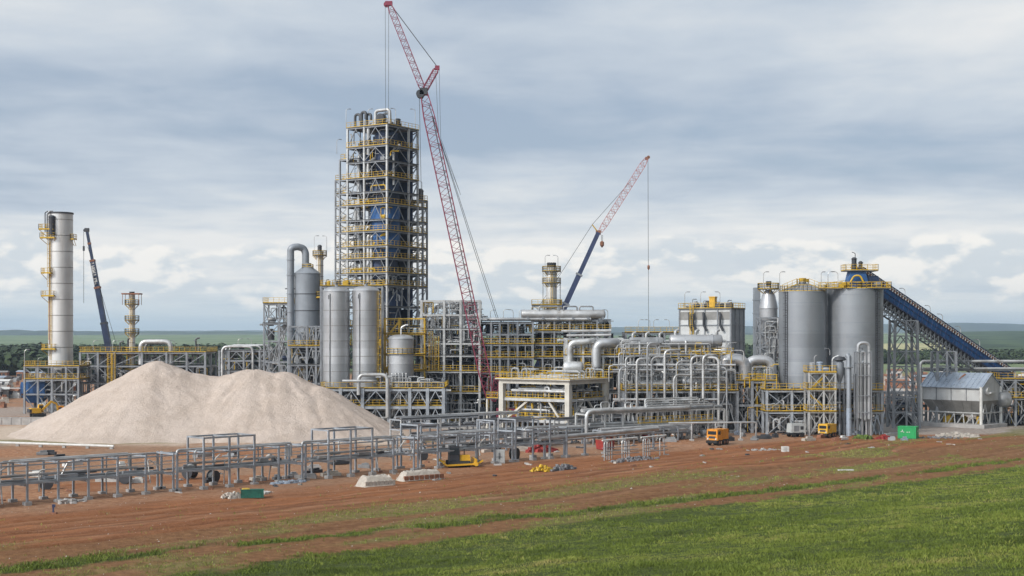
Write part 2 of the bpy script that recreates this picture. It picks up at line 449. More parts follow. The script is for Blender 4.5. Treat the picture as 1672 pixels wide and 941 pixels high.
els[0].position = 0; els[0].color = (*[stops[0][1]]*3, 1); els[1].position = 1; els[1].color = (*[stops[-1][1]]*3, 1)
for zz, vv in stops[1:-1]:
    e = els.new(zz*4); e.color = (vv, vv, vv, 1)
SKY_GAIN = 1.05
fac = mth(nt, 'ADD', rp.outputs[0], mth(nt, 'ADD', mth(nt, 'MULTIPLY', mth(nt, 'SUBTRACT', n1, .5), 1.9), mth(nt, 'MULTIPLY', mth(nt, 'SUBTRACT', n2, .5), .9)), clamp=True)
strat = nt.nodes.new('ShaderNodeValToRGB'); lk(nt, fac, strat.inputs[0]); e = strat.color_ramp.elements
e[0].position = 0; e[0].color = (.375, .455, .57, 1); e[1].position = 1; e[1].color = (.82, .825, .82, 1)
x = e.new(.45); x.color = (.555, .62, .695, 1)
x = e.new(.75); x.color = (.70, .735, .765, 1)
# low pale-blue air towards the horizon
low = maprange(nt, zc, 0., .045, .75, 0.)
c1 = mixc(nt, low, strat.outputs[0], (.62, .71, .76))
# heaped clouds low in the sky
az = mth(nt, 'ARCTAN2', dx, dy)
def cum(dax, dz_):
    c = nt.nodes.new('ShaderNodeCombineXYZ')
    lk(nt, mth(nt, 'MULTIPLY', mth(nt, 'ADD', az, dax), 17.), c.inputs[0]); lk(nt, mth(nt, 'MULTIPLY', mth(nt, 'ADD', zc, dz_), 34.), c.inputs[1]); c.inputs[2].default_value = 4.3
    return noise_n(nt, c.outputs[0], 1., 6, .5)
ca, cb = cum(0, 0), cum(-.005, .007)
bump_ = mth(nt, 'MULTIPLY', maprange(nt, zc, .008, .042, 0, 1), maprange(nt, zc, .075, .05, 0, 1))
mk = maprange(nt, mth(nt, 'ADD', ca, mth(nt, 'MULTIPLY', bump_, .26)), .58, .70)
mk = mth(nt, 'MULTIPLY', mk, maprange(nt, bump_, .0, .35))
lit = maprange(nt, mth(nt, 'SUBTRACT', ca, cb), -.05, .07)
ccol = mixc(nt, lit, (.64, .695, .74), (.96, .93, .88))
c2 = mixc(nt, mth(nt, 'MULTIPLY', mk, .85), c1, ccol)
# overhead, out of view, the cloud deck is dimmed for contrast; thin gaps let the blue through
up = maprange(nt, zc, .25, .8, 1., .62, False)
c3 = nt.nodes.new('ShaderNodeVectorMath'); c3.operation = 'SCALE'; lk(nt, c2, c3.inputs[0]); lk(nt, up, c3.inputs[3])
skys = nt.nodes.new('ShaderNodeVectorMath'); skys.operation = 'SCALE'; lk(nt, sky.outputs[0], skys.inputs[0]); skys.inputs[3].default_value = .10
cover = maprange(nt, fac, -.05, .35, .80, .96)
fin = mixc(nt, cover, skys.outputs[0], c3.outputs[0])
sdot = mth(nt, 'ADD', mth(nt, 'ADD', mth(nt, 'MULTIPLY', dx, SUN.x), mth(nt, 'MULTIPLY', dy, SUN.y)), mth(nt, 'MULTIPLY', dz, SUN.z))
glow = maprange(nt, sdot, .2, .95, 0., 1.8); shade_ = mth(nt, 'MULTIPLY', maprange(nt, mth(nt, 'ADD', dx, mth(nt, 'MULTIPLY', dy, -.5)), .40, .85, 0., .72), 1.)
gn = mth(nt, 'SUBTRACT', mth(nt, 'ADD', 1., glow), shade_)   # unseen sky brightened round the hidden sun, dimmed to the right for contrast
f2_ = nt.nodes.new('ShaderNodeVectorMath'); f2_.operation = 'SCALE'; lk(nt, fin, f2_.inputs[0]); lk(nt, gn, f2_.inputs[3]); fin = f2_.outputs[0]
lk(nt, fin, bg.inputs[0]); bg.inputs[1].default_value = SKY_GAIN

# ------------------------------------------------------------------ noise in numpy
def vnoise(x, y, seed=0):
    xi, yi = np.floor(x).astype(np.int64), np.floor(y).astype(np.int64); fx, fy = x-xi, y-yi
    fx, fy = fx*fx*(3-2*fx), fy*fy*(3-2*fy)
    def h(a, b):
        n = (a*374761393+b*668265263+seed*974711) & 0x7fffffff
        n = ((n ^ (n >> 13))*1274126177) & 0x7fffffff
        return ((n ^ (n >> 16)) & 0xffff)/65535.
    return (h(xi, yi)*(1-fx)+h(xi+1, yi)*fx)*(1-fy)+(h(xi, yi+1)*(1-fx)+h(xi+1, yi+1)*fx)*fy
def fbm(x, y, o=4, seed=0):
    s = 0.; a = .5; t = 0.
    for i in range(o): s = s+a*vnoise(x*2**i+17.3*i, y*2**i-9.1*i, seed+i); t += a; a *= .5
    return s/t
def sstep(a, b, x): t = np.clip((x-a)/(b-a), 0, 1); return t*t*(3-2*t)
def npmesh(name, V, Q, mats, smooth=True, tri=False):
    me = bpy.data.meshes.new(name); n = 3 if tri else 4
    me.vertices.add(len(V)); me.vertices.foreach_set('co', np.asarray(V, np.float32).ravel())
    me.loops.add(len(Q)*n); me.loops.foreach_set('vertex_index', np.asarray(Q, np.int32).ravel())
    me.polygons.add(len(Q)); me.polygons.foreach_set('loop_start', np.arange(0, len(Q)*n, n, dtype=np.int32))
    me.polygons.foreach_set('loop_total', np.full(len(Q), n, np.int32))
    if smooth: me.polygons.foreach_set('use_smooth', np.ones(len(Q), bool))
    for m in mats: me.materials.append(MATS[m])
    me.update(calc_edges=True); me.validate(); return me
def attr(me, name, v):
    a = me.attributes.new(name, 'FLOAT', 'POINT'); a.data.foreach_set('value', np.asarray(v, np.float32).ravel())
def gridq(nx, ny):
    i, j = np.meshgrid(np.arange(nx-1), np.arange(ny-1), indexing='xy'); a = (j*nx+i).ravel()
    return np.stack([a, a+1, a+1+nx, a+nx], 1)

# ------------------------------------------------------------------ terrain
def edge(x): return -130.5+.13*np.maximum(x, 0)
def hill(x, y):
    s = np.maximum((x-y+128)/1.414, 0); s = np.minimum(s, 120)
    return s*s/(s+12)*.125
def grass_mask(x, y):
    t = x-y; w = x+y
    e = edge(x)+(fbm(w*.09, t*.15, 4, 5)-.5)*9
    main = sstep(-1.5, 2.5, t-e+(fbm(x*.6, y*.6, 3, 6)-.5)*4)
    off = np.interp(x, [-60, -28, -13, 8, 24, 40, 70], [-17, -15, -10.5, -5.5, -6, -7, -8.5])
    c = edge(x)+off+(fbm(w*.05, t*.0+3, 3, 8)-.5)*4
    wd_ = 2.0+1.6*(fbm(w*.12, t*.1, 3, 9)-.3)
    strip = sstep(wd_*1.1, wd_*.3, np.abs(t-c)+(fbm(w*.5, t*.5, 3, 13)-.5)*2.2)*sstep(.30, .48, fbm(w*.11+5, t*.2, 3, 12))
    lft = sstep(4, 1, np.abs(t+148-.06*(x+40)))*sstep(-27, -36, x)*sstep(.3, .45, fbm(w*.1+5, t*.25, 3, 14))
    return main, np.maximum(strip, lft*.9)
def dirt_patch(x, y):
    t = x-y; w = x+y
    band = sstep(-172, -150, t)
    right = sstep(-185, -165, t)*sstep(20, 60, x)
    return np.maximum(band, right)*sstep(.47, .63, fbm(w*.045+2, t*.14, 4, 21))
def fine_h(x, y):
    t = x-y; w = x+y; h = np.zeros_like(x)
    wob = (fbm(w*.02, w*0+1, 3, 31)-.5)*11
    near = sstep(330, 230, y)*sstep(-131, -139, t)
    for k, a in ((-151, .10), (-154, .10), (-162, .16), (-165, .15), (-168.5, .13), (-172, .18), (-175.5, .14), (-181, .13), (-185, .12), (-139, .14), (-141.6, .12)):
        d = t-(k+wob*(1 if k < -145 else .25)+(fbm(w*.05, w*0+k, 3, 34)-.5)*5)
        h += near*a*sstep(.35, .6, fbm(w*.03, w*0+k*.7, 3, 39))*(-np.exp(-(d/.55)**2)+.55*np.exp(-((np.abs(d)-1.15)/.5)**2))
    h += near*.26*(fbm(x*.35, y*.35, 5, 33)-.5)+near*.30*(fbm(w*.03, t*.22, 3, 35)-.5)
    h += sstep(-132, -128, t)*.22*(fbm(x*.5, y*.5, 3, 37)-.5)
    return h
def ground_h(x, y):
    far = (13+11*sstep(.22, .36, x/np.maximum(y, 1)))*sstep(1500, 3600, y)*(.75+.5*fbm(x*.0012, y*.0009, 3, 41))-120*sstep(6000, 13000, y)*.0
    return hill(x, y)+fine_h(x, y)+far
def axis(lo, hi, step, far, g=1.13):
    a = list(np.arange(lo, hi+step*.5, step)); s = step; b = []
    x = lo
    while x > -far: s *= g; x -= s; b.append(x)
    s = step; x = hi; c = []
    while x < far: s *= g; x += s; c.append(x)
    return np.array(b[::-1]+a+c)
gx = axis(-72, 92, .55, 9000)
gy = np.concatenate([np.linspace(-300, 40, 20)[:-1], np.arange(40, 250, .55), axis(250, 330, 1.2, 11000)[axis(250, 330, 1.2, 11000) >= 250]])
GX, GY = np.meshgrid(gx, gy); gz = ground_h(GX, GY)
m, nt, b = newmat('ground')
pos = nt.nodes.new('ShaderNodeNewGeometry').outputs['Position']
def at_(n): a = nt.nodes.new('ShaderNodeAttribute'); a.attribute_name = n; return a.outputs['Fac']
vm = nt.nodes.new('ShaderNodeVectorRotate'); vm.rotation_type = 'Z_AXIS'; vm.inputs['Angle'].default_value = R(-45); lk(nt, pos, vm.inputs['Vector'])
al = vscale(nt, vm.outputs[0], .12, 1., 1.)                       # stretched along the site road
s1 = maprange(nt, noise_n(nt, al, .5, 7, .62), .28, .72)
s2 = maprange(nt, noise_n(nt, al, 2.2, 6, .6), .3, .7)
s3 = maprange(nt, noise_n(nt, pos, 1.1, 8, .68), .3, .72)
s4 = maprange(nt, noise_n(nt, pos, .06, 4, .6), .35, .65)
soil = mixc(nt, s1, (.125, .043, .016), (.33, .135, .056))
soil = mixc(nt, mth(nt, 'MULTIPLY', s2, .45), soil, (.23, .088, .036))
soil = mixc(nt, mth(nt, 'MULTIPLY', s3, .45), soil, (.32, .155, .08))
dry = mixc(nt, s3, (.125, .055, .022), (.28, .15, .068))
dry = mixc(nt, mth(nt, 'MULTIPLY', s1, .5), dry, (.19, .095, .048))
c = mixc(nt, at_('road'), dry, soil)
tan = mixc(nt, s3, (.22, .09, .042), (.46, .26, .15)); tan = mixc(nt, mth(nt, 'MULTIPLY', s4, .6), tan, (.26, .185, .13))
c = mixc(nt, mth(nt, 'MULTIPLY', at_('rut'), mth(nt, 'ADD', .35, mth(nt, 'MULTIPLY', s1, .6))), c, (.085, .036, .018)); c = mixc(nt, mth(nt, 'MULTIPLY', at_('worn'), mth(nt, 'MULTIPLY', s2, .7)), c, (.36, .215, .13)); c = mixc(nt, at_('tan'), c, tan)
pad = mixc(nt, s3, (.27, .25, .23), (.42, .40, .37)); c = mixc(nt, at_('pad'), c, pad)
c = mixc(nt, at_('sand'), c, mixc(nt, s3, (.46, .37, .29), (.58, .47, .38)))
ol = mixc(nt, s3, (.10, .11, .03), (.22, .19, .075)); c = mixc(nt, mth(nt, 'MULTIPLY', at_('olive'), .8), c, ol)
gr = mixc(nt, s3, (.035, .05, .012), (.085, .105, .028)); c = mixc(nt, at_('grass'), c, gr)
# fields far beyond the plant
fv = vscale(nt, pos, .0016, .0007, 1)
f1 = noise_n(nt, fv, 1.4, 3, .45); f2 = noise_n(nt, vscale(nt, pos, .02, .006, 1), 1., 6, .6)
fl = mixc(nt, maprange(nt, f1, .45, .5), (.14, .19, .095), (.185, .23, .125))
fl = mixc(nt, maprange(nt, f1, .60, .63), fl, (.07, .115, .05))
sp2 = nt.nodes.new('ShaderNodeSeparateXYZ'); lk(nt, pos, sp2.inputs[0])
ratio = mth(nt, 'DIVIDE', sp2.outputs[0], mth(nt, 'MAXIMUM', sp2.outputs[1], 1.))
rt = maprange(nt, mth(nt, 'ADD', ratio, mth(nt, 'MULTIPLY', f1, .06)), .325, .335)
fl = mixc(nt, mth(nt, 'MULTIPLY', rt, maprange(nt, sp2.outputs[1], 1500, 1560)), fl, mixc(nt, maprange(nt, f2, .4, .6), (.022, .042, .018), (.062, .095, .036)))
wheat = mth(nt, 'MULTIPLY', mth(nt, 'MULTIPLY', maprange(nt, ratio, .235, .245), maprange(nt, ratio, .328, .322)), mth(nt, 'MULTIPLY', maprange(nt, sp2.outputs[1], 1150, 1200), maprange(nt, sp2.outputs[1], 2200, 2100)))
fl = mixc(nt, wheat, fl, (.42, .39, .20))
fl = mixc(nt, mth(nt, 'MULTIPLY', maprange(nt, f2, .45, .7), .4), fl, (.08, .12, .05))
c = mixc(nt, at_('field'), c, fl)
lk(nt, c, b.inputs['Base Color']); b.inputs['Roughness'].default_value = .95; b.inputs['Specular IOR Level'].default_value = .15
bp = nt.nodes.new('ShaderNodeBump'); bp.inputs['Strength'].default_value = .9; bp.inputs['Distance'].default_value = .25
hs = mth(nt, 'ADD', noise_n(nt, pos, 2.6, 7, .7), mth(nt, 'MULTIPLY', noise_n(nt, al, 2.5, 5, .6), .8))
lk(nt, hs, bp.inputs['Height']); lk(nt, bp.outputs[0], b.inputs['Normal'])
me = npmesh('ground', np.stack([GX, GY, gz], -1).reshape(-1, 3), gridq(len(gx), len(gy)), ['ground'])
T_ = GX-GY; Wn = GX+GY; nz = fbm(GX*.08, GY*.08, 4, 51); nz2 = fbm(Wn*.03, T_*.1, 4, 52)
mn, st = grass_mask(GX, GY)
attr(me, 'grass', np.maximum(mn, st)*(1-sstep(500, 600, GY)))
attr(me, 'olive', np.maximum(dirt_patch(GX, GY), sstep(7, 3, np.abs(GY-238+(nz-.5)*8))*sstep(-52, -60, GX)*sstep(-100, -90, GX)*.9))
attr(me, 'road', sstep(-158, -163, T_+(nz2-.5)*14))
wob = (fbm(Wn*.02, Wn*0+1, 3, 31)-.5)*11; rut = 0*GX; worn = 0*GX
for k, a in ((-151, .5), (-154, .5), (-162, .9), (-165, .8), (-168.5, .6), (-172, 1), (-175.5, .8), (-181, .6), (-185, .6), (-139, .5), (-141.6, .5)):
    d = T_-(k+wob*(1 if k < -145 else .25)+(fbm(Wn*.05, Wn*0+k, 3, 34)-.5)*5); rut = np.maximum(rut, a*np.exp(-(d/.75)**2)*sstep(.3, .55, fbm(Wn*.04, T_*.05+k, 3, 37))); worn = np.maximum(worn, a*np.exp(-((d-1.6)/1.0)**2)*sstep(.35, .6, fbm(Wn*.04+9, T_*.05+k, 3, 38)))
nr_ = sstep(330, 240, GY); attr(me, 'rut', rut*nr_); attr(me, 'worn', worn*nr_)
attr(me, 'tan', sstep(-186, -200, T_+(nz2-.5)*16)*(1-.0*GX)*sstep(.25, .5, nz+.15))
def rect(x0, x1, y0, y1, s=3.): 
    xx, yy = GX+(nz-.5)*8, GY+(nz2-.5)*8
    return sstep(x0-s, x0+s, xx)*sstep(x1+s, x1-s, xx)*sstep(y0-s, y0+s, yy)*sstep(y1+s, y1-s, yy)
attr(me, 'pad', np.maximum.reduce([rect(-40, 4, 266, 330), rect(0, 46, 258, 330)*.7, rect(50, 105, 254, 330)*.8, rect(-130, -20, 310, 350)*.6, rect(-30, 30, 226, 262)*.55*sstep(.4, .6, nz)]))
attr(me, 'sand', rect(-102, -18, 230, 285, 4)*sstep(.3, .5, nz+.1))
attr(me, 'field', sstep(600, 680, GY+(fbm(GX*.01, GY*.01, 3, 55)-.5)*160))
gobj = single('ground', me, None, 'reddish earth and green fields under the whole plant', None, kind='structure')

# far hills
m, nt, b = newmat('hill_wood')
pos = nt.nodes.new('ShaderNodeNewGeometry').outputs['Position']
h1 = noise_n(nt, vscale(nt, pos, .004, .004, .02), 1., 6, .62); h2 = noise_n(nt, vscale(nt, pos, .0012, .0006, .03), 1., 3)
c = mixc(nt, maprange(nt, h1, .35, .65), (.012, .025, .014), (.035, .055, .025)); c = mixc(nt, maprange(nt, h2, .58, .64), c, (.15, .16, .10))
lk(nt, c, b.inputs['Base Color']); b.inputs['Roughness'].default_value = .95
def ridge(name, D, depth, pxs, rows, jag, seed, label):
    xs = np.linspace(X(pxs[0], D), X(pxs[-1], D), 700); crest = np.interp(xs/D*F+CX, pxs, rows)
    zc_ = CAMZ+(HZ-crest)/F*D; zc_ = zc_+jag*(fbm(xs*.012, xs*0+seed, 4, seed)-.5)*2
    ny = 26; v = np.linspace(0, 1, ny); Xg, Vg = np.meshgrid(xs, v)
    prof = np.sin(np.clip(Vg*1.25, 0, 1)*math.pi/2)**1.2
    Yg = D-depth*.8+depth*Vg; Zg = -2+(zc_[None, :]+2)*prof*np.where(Vg > .8, 1-(Vg-.8)*2.5, 1)
    Zg = Zg+(fbm(Xg*.01, Yg*.01, 4, seed+3)-.5)*jag*1.2*prof
    single(name, npmesh(name, np.stack([Xg, Yg, Zg], -1).reshape(-1, 3), gridq(700, ny), ['hill_wood']), None, label, None, kind='structure')
ridge('hills', 5200, 900, [-700, 0, 40, 200, 420, 700, 1000, 1250, 1700, 2300], [541, 540.5, 539.5, 541.5, 542, 543, 543, 544, 545, 545], 4.5, 61, 'low wooded rise along the horizon beyond the pale fields')
ridge('hills', 8600, 2200, [-700, 0, 700, 950, 1100, 1300, 1480, 1560, 1700, 2300], [543, 542, 538, 535, 534, 532, 529, 527, 531, 535], 3.0, 67, 'long blue hills on the far horizon')

# the air
m = bpy.data.materials.new('haze'); m.use_nodes = True; nt = m.node_tree; nt.nodes.clear()
o = nt.nodes.new('ShaderNodeOutputMaterial'); v = nt.nodes.new('ShaderNodeVolumePrincipled')
v.inputs['Color'].default_value = (.62, .78, 1., 1); v.inputs['Density'].default_value = 9.5e-5; v.inputs['Anisotropy'].default_value = .2
lk(nt, v.outputs[0], o.inputs['Volume']); MATS['haze'] = m
single('haze', MB().box((0, 5400, 54), (24000, 12000, 112)), 'haze', 'thin bluish air over the plant and the fields', None, kind='stuff')

# ------------------------------------------------------------------ grass
m, nt, b = newmat('grass_blade')
a = nt.nodes.new('ShaderNodeAttribute'); a.attribute_name = 'tone'
cr = nt.nodes.new('ShaderNodeValToRGB'); lk(nt, a.outputs['Fac'], cr.inputs[0]); e = cr.color_ramp.elements
e[0].position = 0; e[0].color = (.065, .09, .018, 1); e[1].position = 1; e[1].color = (.40, .34, .13, 1)
x = e.new(.45); x.color = (.15, .20, .032, 1); x = e.new(.72); x.color = (.25, .28, .058, 1); x = e.new(.88); x.color = (.26, .25, .075, 1)
lk(nt, cr.outputs[0], b.inputs['Base Color']); b.inputs['Roughness'].default_value = .6; b.inputs['Specular IOR Level'].default_value = .2
def blades(name, label, x, y, n, hmin, hmax, width, tone, spread, seed, hk=None):
    g = np.random.default_rng(seed); N = len(x); idx = np.repeat(np.arange(N), n)
    bx = x[idx]+g.normal(0, spread, N*n); by = y[idx]+g.normal(0, spread, N*n); bz = ground_h(bx, by)-.03
    h = g.uniform(hmin, hmax, N*n)*(hk[idx] if hk is not None else 1); a = g.uniform(0, 2*np.pi, N*n)
    lean = h*g.uniform(.15, .75, N*n); la = g.uniform(0, 2*np.pi, N*n)
    w = width*g.uniform(.6, 1.3, N*n)*np.maximum(1, by/95)
    V = np.empty((N*n, 4, 3))
    V[:, 0] = np.stack([bx-np.cos(a)*w, by-np.sin(a)*w, bz], -1); V[:, 1] = np.stack([bx+np.cos(a)*w, by+np.sin(a)*w, bz], -1)
    mx, my = bx+np.cos(la)*lean*.3, by+np.sin(la)*lean*.3
    V[:, 2] = np.stack([mx+np.cos(a)*w*.7, my+np.sin(a)*w*.7, bz+h*.6], -1)
    V[:, 3] = np.stack([bx+np.cos(la)*lean, by+np.sin(la)*lean, bz+h], -1)
    Q = np.arange(N*n*4).reshape(-1, 4)
    me = npmesh(name, V.reshape(-1, 3), Q, ['grass_blade'], True)
    tn = np.clip(tone[idx]+g.normal(0, .1, N*n), 0, 1); attr(me, 'tone', np.repeat(tn, 4))
    return single(name, me, None, label, None, kind='stuff')
g = np.random.default_rng(3)
def scatter(n, d0, d1, k=1.):
    u = g.random(n); D = (d0**(1-k)+u*(d1**(1-k)-d0**(1-k)))**(1/(1-k)) if k != 1 else d0*(d1/d0)**u
    return g.uniform(-.46, .46, n)*D, D
x, y = scatter(430000, 45, 215, 0.0)
mn, st = grass_mask(x, y)
k = (mn > g.random(len(x))) & (hill(x, y)+0 < 20) & (g.random(len(x)) < np.clip(90/y, .25, .9)*np.clip(1.5*fbm(x*.3, y*.3, 4, 70)+.1, .15, 1))
x1, y1 = x[k], y[k]
tn = .46+1.0*(fbm(x1*.10, y1*.10, 4, 71)-.5)+.9*np.maximum(0, fbm(x1*.5, y1*.5, 3, 72)-.55)-.7*np.maximum(0, .42-fbm(x1*.35, y1*.35, 3, 74))
hk = .40+2.2*fbm(x1*.45, y1*.45, 4, 73)**2.6
blades('grass', 'lush green grass over the near slope', x1, y1, 6, .07, .23, .0115, tn, .13, 5, hk)
x, y = scatter(16000, 48, 200, 0.0); mn, st = grass_mask(x, y); k = (mn > .7) & (fbm(x*.18, y*.18, 3, 84) > .48); x1, y1 = x[k], y[k]
blades('grass', 'taller tussocks rising from the green slope', x1, y1, 16, .12, .33, .014, .42+.9*(fbm(x1*.15, y1*.15, 3, 85)-.5)+g.normal(0, .12, len(x1)), .2, 9)
x, y = scatter(143000, 95, 215, 0.3)
mn, st = grass_mask(x, y); k = (st > g.random(len(x))); x1, y1 = x[k], y[k]
hk = .5+1.2*fbm(x1*.3, y1*.3, 3, 75)
blades('grass', 'ragged green grass strip beside the dirt path', x1, y1, 6, .08, .34, .016, .32+.5*(fbm(x1*.2, y1*.2, 3, 76)-.45), .14, 6, hk)
x, y = scatter(90000, 95, 240, 0.3)
p = dirt_patch(x, y)*.6+.014; mn, st = grass_mask(x, y); k = (p > g.random(len(x))) & (mn < .2) & (st < .2) & (x-y > -192); x1, y1 = x[k], y[k]
blades('grass', 'thin dry tufts scattered over the bare earth', x1, y1, 5, .08, .28, .016, .62+.5*(fbm(x1*.12, y1*.12, 3, 78)-.45), .16, 7)

# stones over the bare earth
x, y = scatter(9000, 100, 262, 0.4); mn, st = grass_mask(x, y); k = (mn < .1) & (st < .3) & (g.random(len(x)) < .25+.75*sstep(.5, .7, fbm(x*.06, y*.06, 3, 81))); x, y = x[k], y[k]
s = g.uniform(.03, .09, len(x))*np.where(g.random(len(x)) < .03, 2.2, 1)
ov = np.array([(1, 0, 0), (0, 1, 0), (-1, 0, 0), (0, -1, 0), (.1, .1, .8)]); V = ov[None]*s[:, None, None]*g.uniform(.6, 1.4, (len(x), 5, 3)); V[:, :, 2] -= .02
V += np.stack([x, y, ground_h(x, y)], -1)[:, None]
Q = np.array([(0, 1, 4), (1, 2, 4), (2, 3, 4), (3, 0, 4)])[None]+np.arange(len(x))[:, None, None]*5
single('gravel', npmesh('gravel', V.reshape(-1, 3), Q.reshape(-1, 3), ['rock'], False, True), None, 'loose stones strewn over the bare earth', None, kind='stuff')

# ------------------------------------------------------------------ the gravel heap
m, nt, b = newmat('heap')
pos = nt.nodes.new('ShaderNodeNewGeometry').outputs['Position']
q1 = maprange(nt, noise_n(nt, pos, .22, 5, .6), .3, .7); q2 = maprange(nt, noise_n(nt, pos, 3.2, 8, .75), .25, .75); q3 = noise_n(nt, vscale(nt, pos, 1, 1, .2), .9, 6, .65)
c = mixc(nt, q1, (.49, .405, .345), (.59, .50, .44)); c = mixc(nt, mth(nt, 'MULTIPLY', q2, .5), c, (.43, .35, .285)); c = mixc(nt, maprange(nt, q3, .5, .75, 0, .35), c, (.65, .57, .50))
lk(nt, c, b.inputs['Base Color']); b.inputs['Roughness'].default_value = .95; b.inputs['Specular IOR Level'].default_value = .1
bp = nt.nodes.new('ShaderNodeBump'); bp.inputs['Strength'].default_value = .9; bp.inputs['Distance'].default_value = .35
lk(nt, mth(nt, 'ADD', noise_n(nt, pos, 1.1, 8, .72), mth(nt, 'MULTIPLY', noise_n(nt, pos, 5., 4, .7), .5)), bp.inputs['Height']); lk(nt, bp.outputs[0], b.inputs['Normal'])
hx = np.arange(-106, -12, .4); hy = np.arange(224, 300, .4); HX, HY = np.meshgrid(hx, hy)
def cone(px, row, D, kl, kr, kf):
    x0, z0 = X(px, D), Z(row, D); ddx, ddy = HX-x0, HY-D
    ax = np.where(ddx < 0, kl, kr); d = np.sqrt((ddx*ax)**2+(ddy*kf)**2)
    rnd_ = np.sqrt(d*d+1.1)-1.05*.6                        # a rounded tip
    an = np.arctan2(ddy, ddx); gul = (fbm(an*5.5+px, d*.05, 4, 91)-.5)*1.5*np.clip(d/6, 0, 1)
    return z0+.25-rnd_+gul*.6+(fbm(an*16+px, d*.03, 3, 92)-.5)*.28*np.clip(d/5, 0, 1)
parts_ = [cone(258, 586.5, 262, .56, .60, .50), cone(318, 610, 261, .52, .62, .50), cone(352, 616, 261, .52, .62, .50), cone(290, 599, 261, .50, .62, .50), cone(402, 600, 262, .55, .6, .50), cone(425, 601, 261, .55, .6, .49), cone(466, 604, 261, .6, .63, .5), cone(520, 628, 258, .6, .61, .52), cone(178, 643, 258, .50, .6, .5)]
H = parts_[0]
for p_ in parts_[1:]:
    dd = H-p_; H = np.maximum(H, p_)+.35*np.exp(-(dd/1.2)**2)
H = H+(fbm(HX*.9, HY*.9, 4, 95)-.5)*.22+(fbm(HX*.18, HY*.18, 3, 96)-.5)*.9
H = np.where(H < 1.2, H*.8+.24, H)-.35
keep = (H > -.5).ravel(); q = gridq(len(hx), len(hy)); q = q[keep[q].all(1)]
used = np.unique(q); remap = np.zeros(len(keep), int); remap[used] = np.arange(len(used))
V = np.stack([HX, HY, H], -1).reshape(-1, 3)[used]
single('gravel_heap', npmesh('gravel_heap', V, remap[q], ['heap']), None, 'huge pale beige gravel heap with two blunt peaks', 'gravel heap')

# ------------------------------------------------------------------ far woods
m, nt, b = newmat('wood_leaf')
pos = nt.nodes.new('ShaderNodeNewGeometry').outputs['Position']
c = mixc(nt, maprange(nt, noise_n(nt, pos, .12, 5, .6), .3, .7), (.016, .03, .012), (.045, .072, .024)); lk(nt, c, b.inputs['Base Color']); b.inputs['Roughness'].default_value = .9
def wood(px0, px1, d0, d1, n, seed, label, hm=9.):
    g = np.random.default_rng(seed); D = d0+(d1-d0)*g.random(n)**.9; x = (g.uniform(px0, px1, n)-CX)/F*D; s = hm*g.uniform(.6, 1.15, n)
    L = 90; u = g.normal(size=(n, L, 3)); u /= np.linalg.norm(u, axis=2, keepdims=True); u *= g.uniform(.72, 1.12, (n, L, 1))
    lob = 1+.25*np.sin(u[:, :, :1]*5+g.uniform(0, 6, (n, 1, 1)))
    c = u*lob*np.array([.52, .52, .48])*s[:, None, None]+np.stack([x, D, s*.52], -1)[:, None]
    c[:, :, 2] = np.maximum(c[:, :, 2], .3)
    e = s[:, None, None]*g.uniform(.07, .14, (n, L, 1)); a = g.normal(size=(n, L, 3)); a /= np.linalg.norm(a, axis=2, keepdims=True)
    t1 = np.cross(u, a); t1 /= np.linalg.norm(t1, axis=2, keepdims=True); t2 = np.cross(u/np.linalg.norm(u, axis=2, keepdims=True), t1)
    V = np.stack([c-t1*e-t2*e, c+t1*e-t2*e*.8, c+t1*e*.9+t2*e, c-t1*e*.8+t2*e], 2).reshape(-1, 3)
    single('forest', npmesh('forest', V, np.arange(len(V)).reshape(-1, 4), ['wood_leaf'], False), None, label, None, kind='stuff')
wood(-320, 560, 600, 1060, 3900, 101, 'dark green wood beyond the plant behind the chimney')
wood(1420, 2000, 830, 1040, 1650, 102, 'dark green wood beyond the conveyor', 6.)
wood(560, 1420, 1000, 1200, 700, 103, 'dark green tree belt behind the plant')
# ================================================================== left side of the plant
D = 332; q = F/D
T = Thing('exhaust_stack', 'tall pale banded steel chimney with side ladder and platforms', 'chimney', (X(99, D), D, 0))
r = 39/2/q; top = Z(348, D)
T.add('shell', MB().shell(r, 0, top, 3.75, 44, lip=.07), 'stack_steel')
add_seams(T, r, 0, top, 3.75, .16, 44, 'hopper_steel')
T.add('rim', MB().lathe([(r-.25, top-.3), (r+.14, top-.3), (r+.14, top+.08), (r-.25, top+.08), (r-.25, top-3), (.01, top-3.01)], 40), 'steel_dark')
def side_deck(T, x0, x1, y0, y1, z, rails='flr', m='deck'):
    d = T.box('platform', (x1-x0, y1-y0, .12), ((x0+x1)/2, (y0+y1)/2, z), m); b = MB(); hx, hy = (x1-x0)/2-.03, (y1-y0)/2-.03
    P = {'f': ((-hx, -hy, .06), (hx, -hy, .06)), 'r': ((hx, -hy, .06), (hx, hy, .06)), 'b': ((hx, hy, .06), (-hx, hy, .06)), 'l': ((-hx, hy, .06), (-hx, -hy, .06))}
    for k in rails: b.rail(P[k], t=.1, step=.9); b.bar(Vector(P[k][0])-Vector((0, 0, .08)), Vector(P[k][1])-Vector((0, 0, .08)), .1, .24)
    b.bar((hx*.8, hy, -.06), (hx*.8, -hy, -.06), .1); b.bar((-hx, -hy, -.06), (-hx*.3, hy, -1.5), .1); b.bar((hx, -hy, -.06), (hx*.6, hy, -1.5), .1)
    T.add('railing_frame', b, 'yellow', d); return d
for (xa, xb, row, rl) in ((71, 95, 376, 'flr'), (73, 97, 390, 'flr'), (75, 91, 447, 'flr'), (75, 96, 484, 'flr'), (75, 98, 570, 'flr')):
    side_deck(T, (xa-99)/q, (xb-99)/q, -r-.75, -r+1.2, Z(row, D))
side_deck(T, r-.2, r+.7, -1.2, 1.0, Z(391, D))
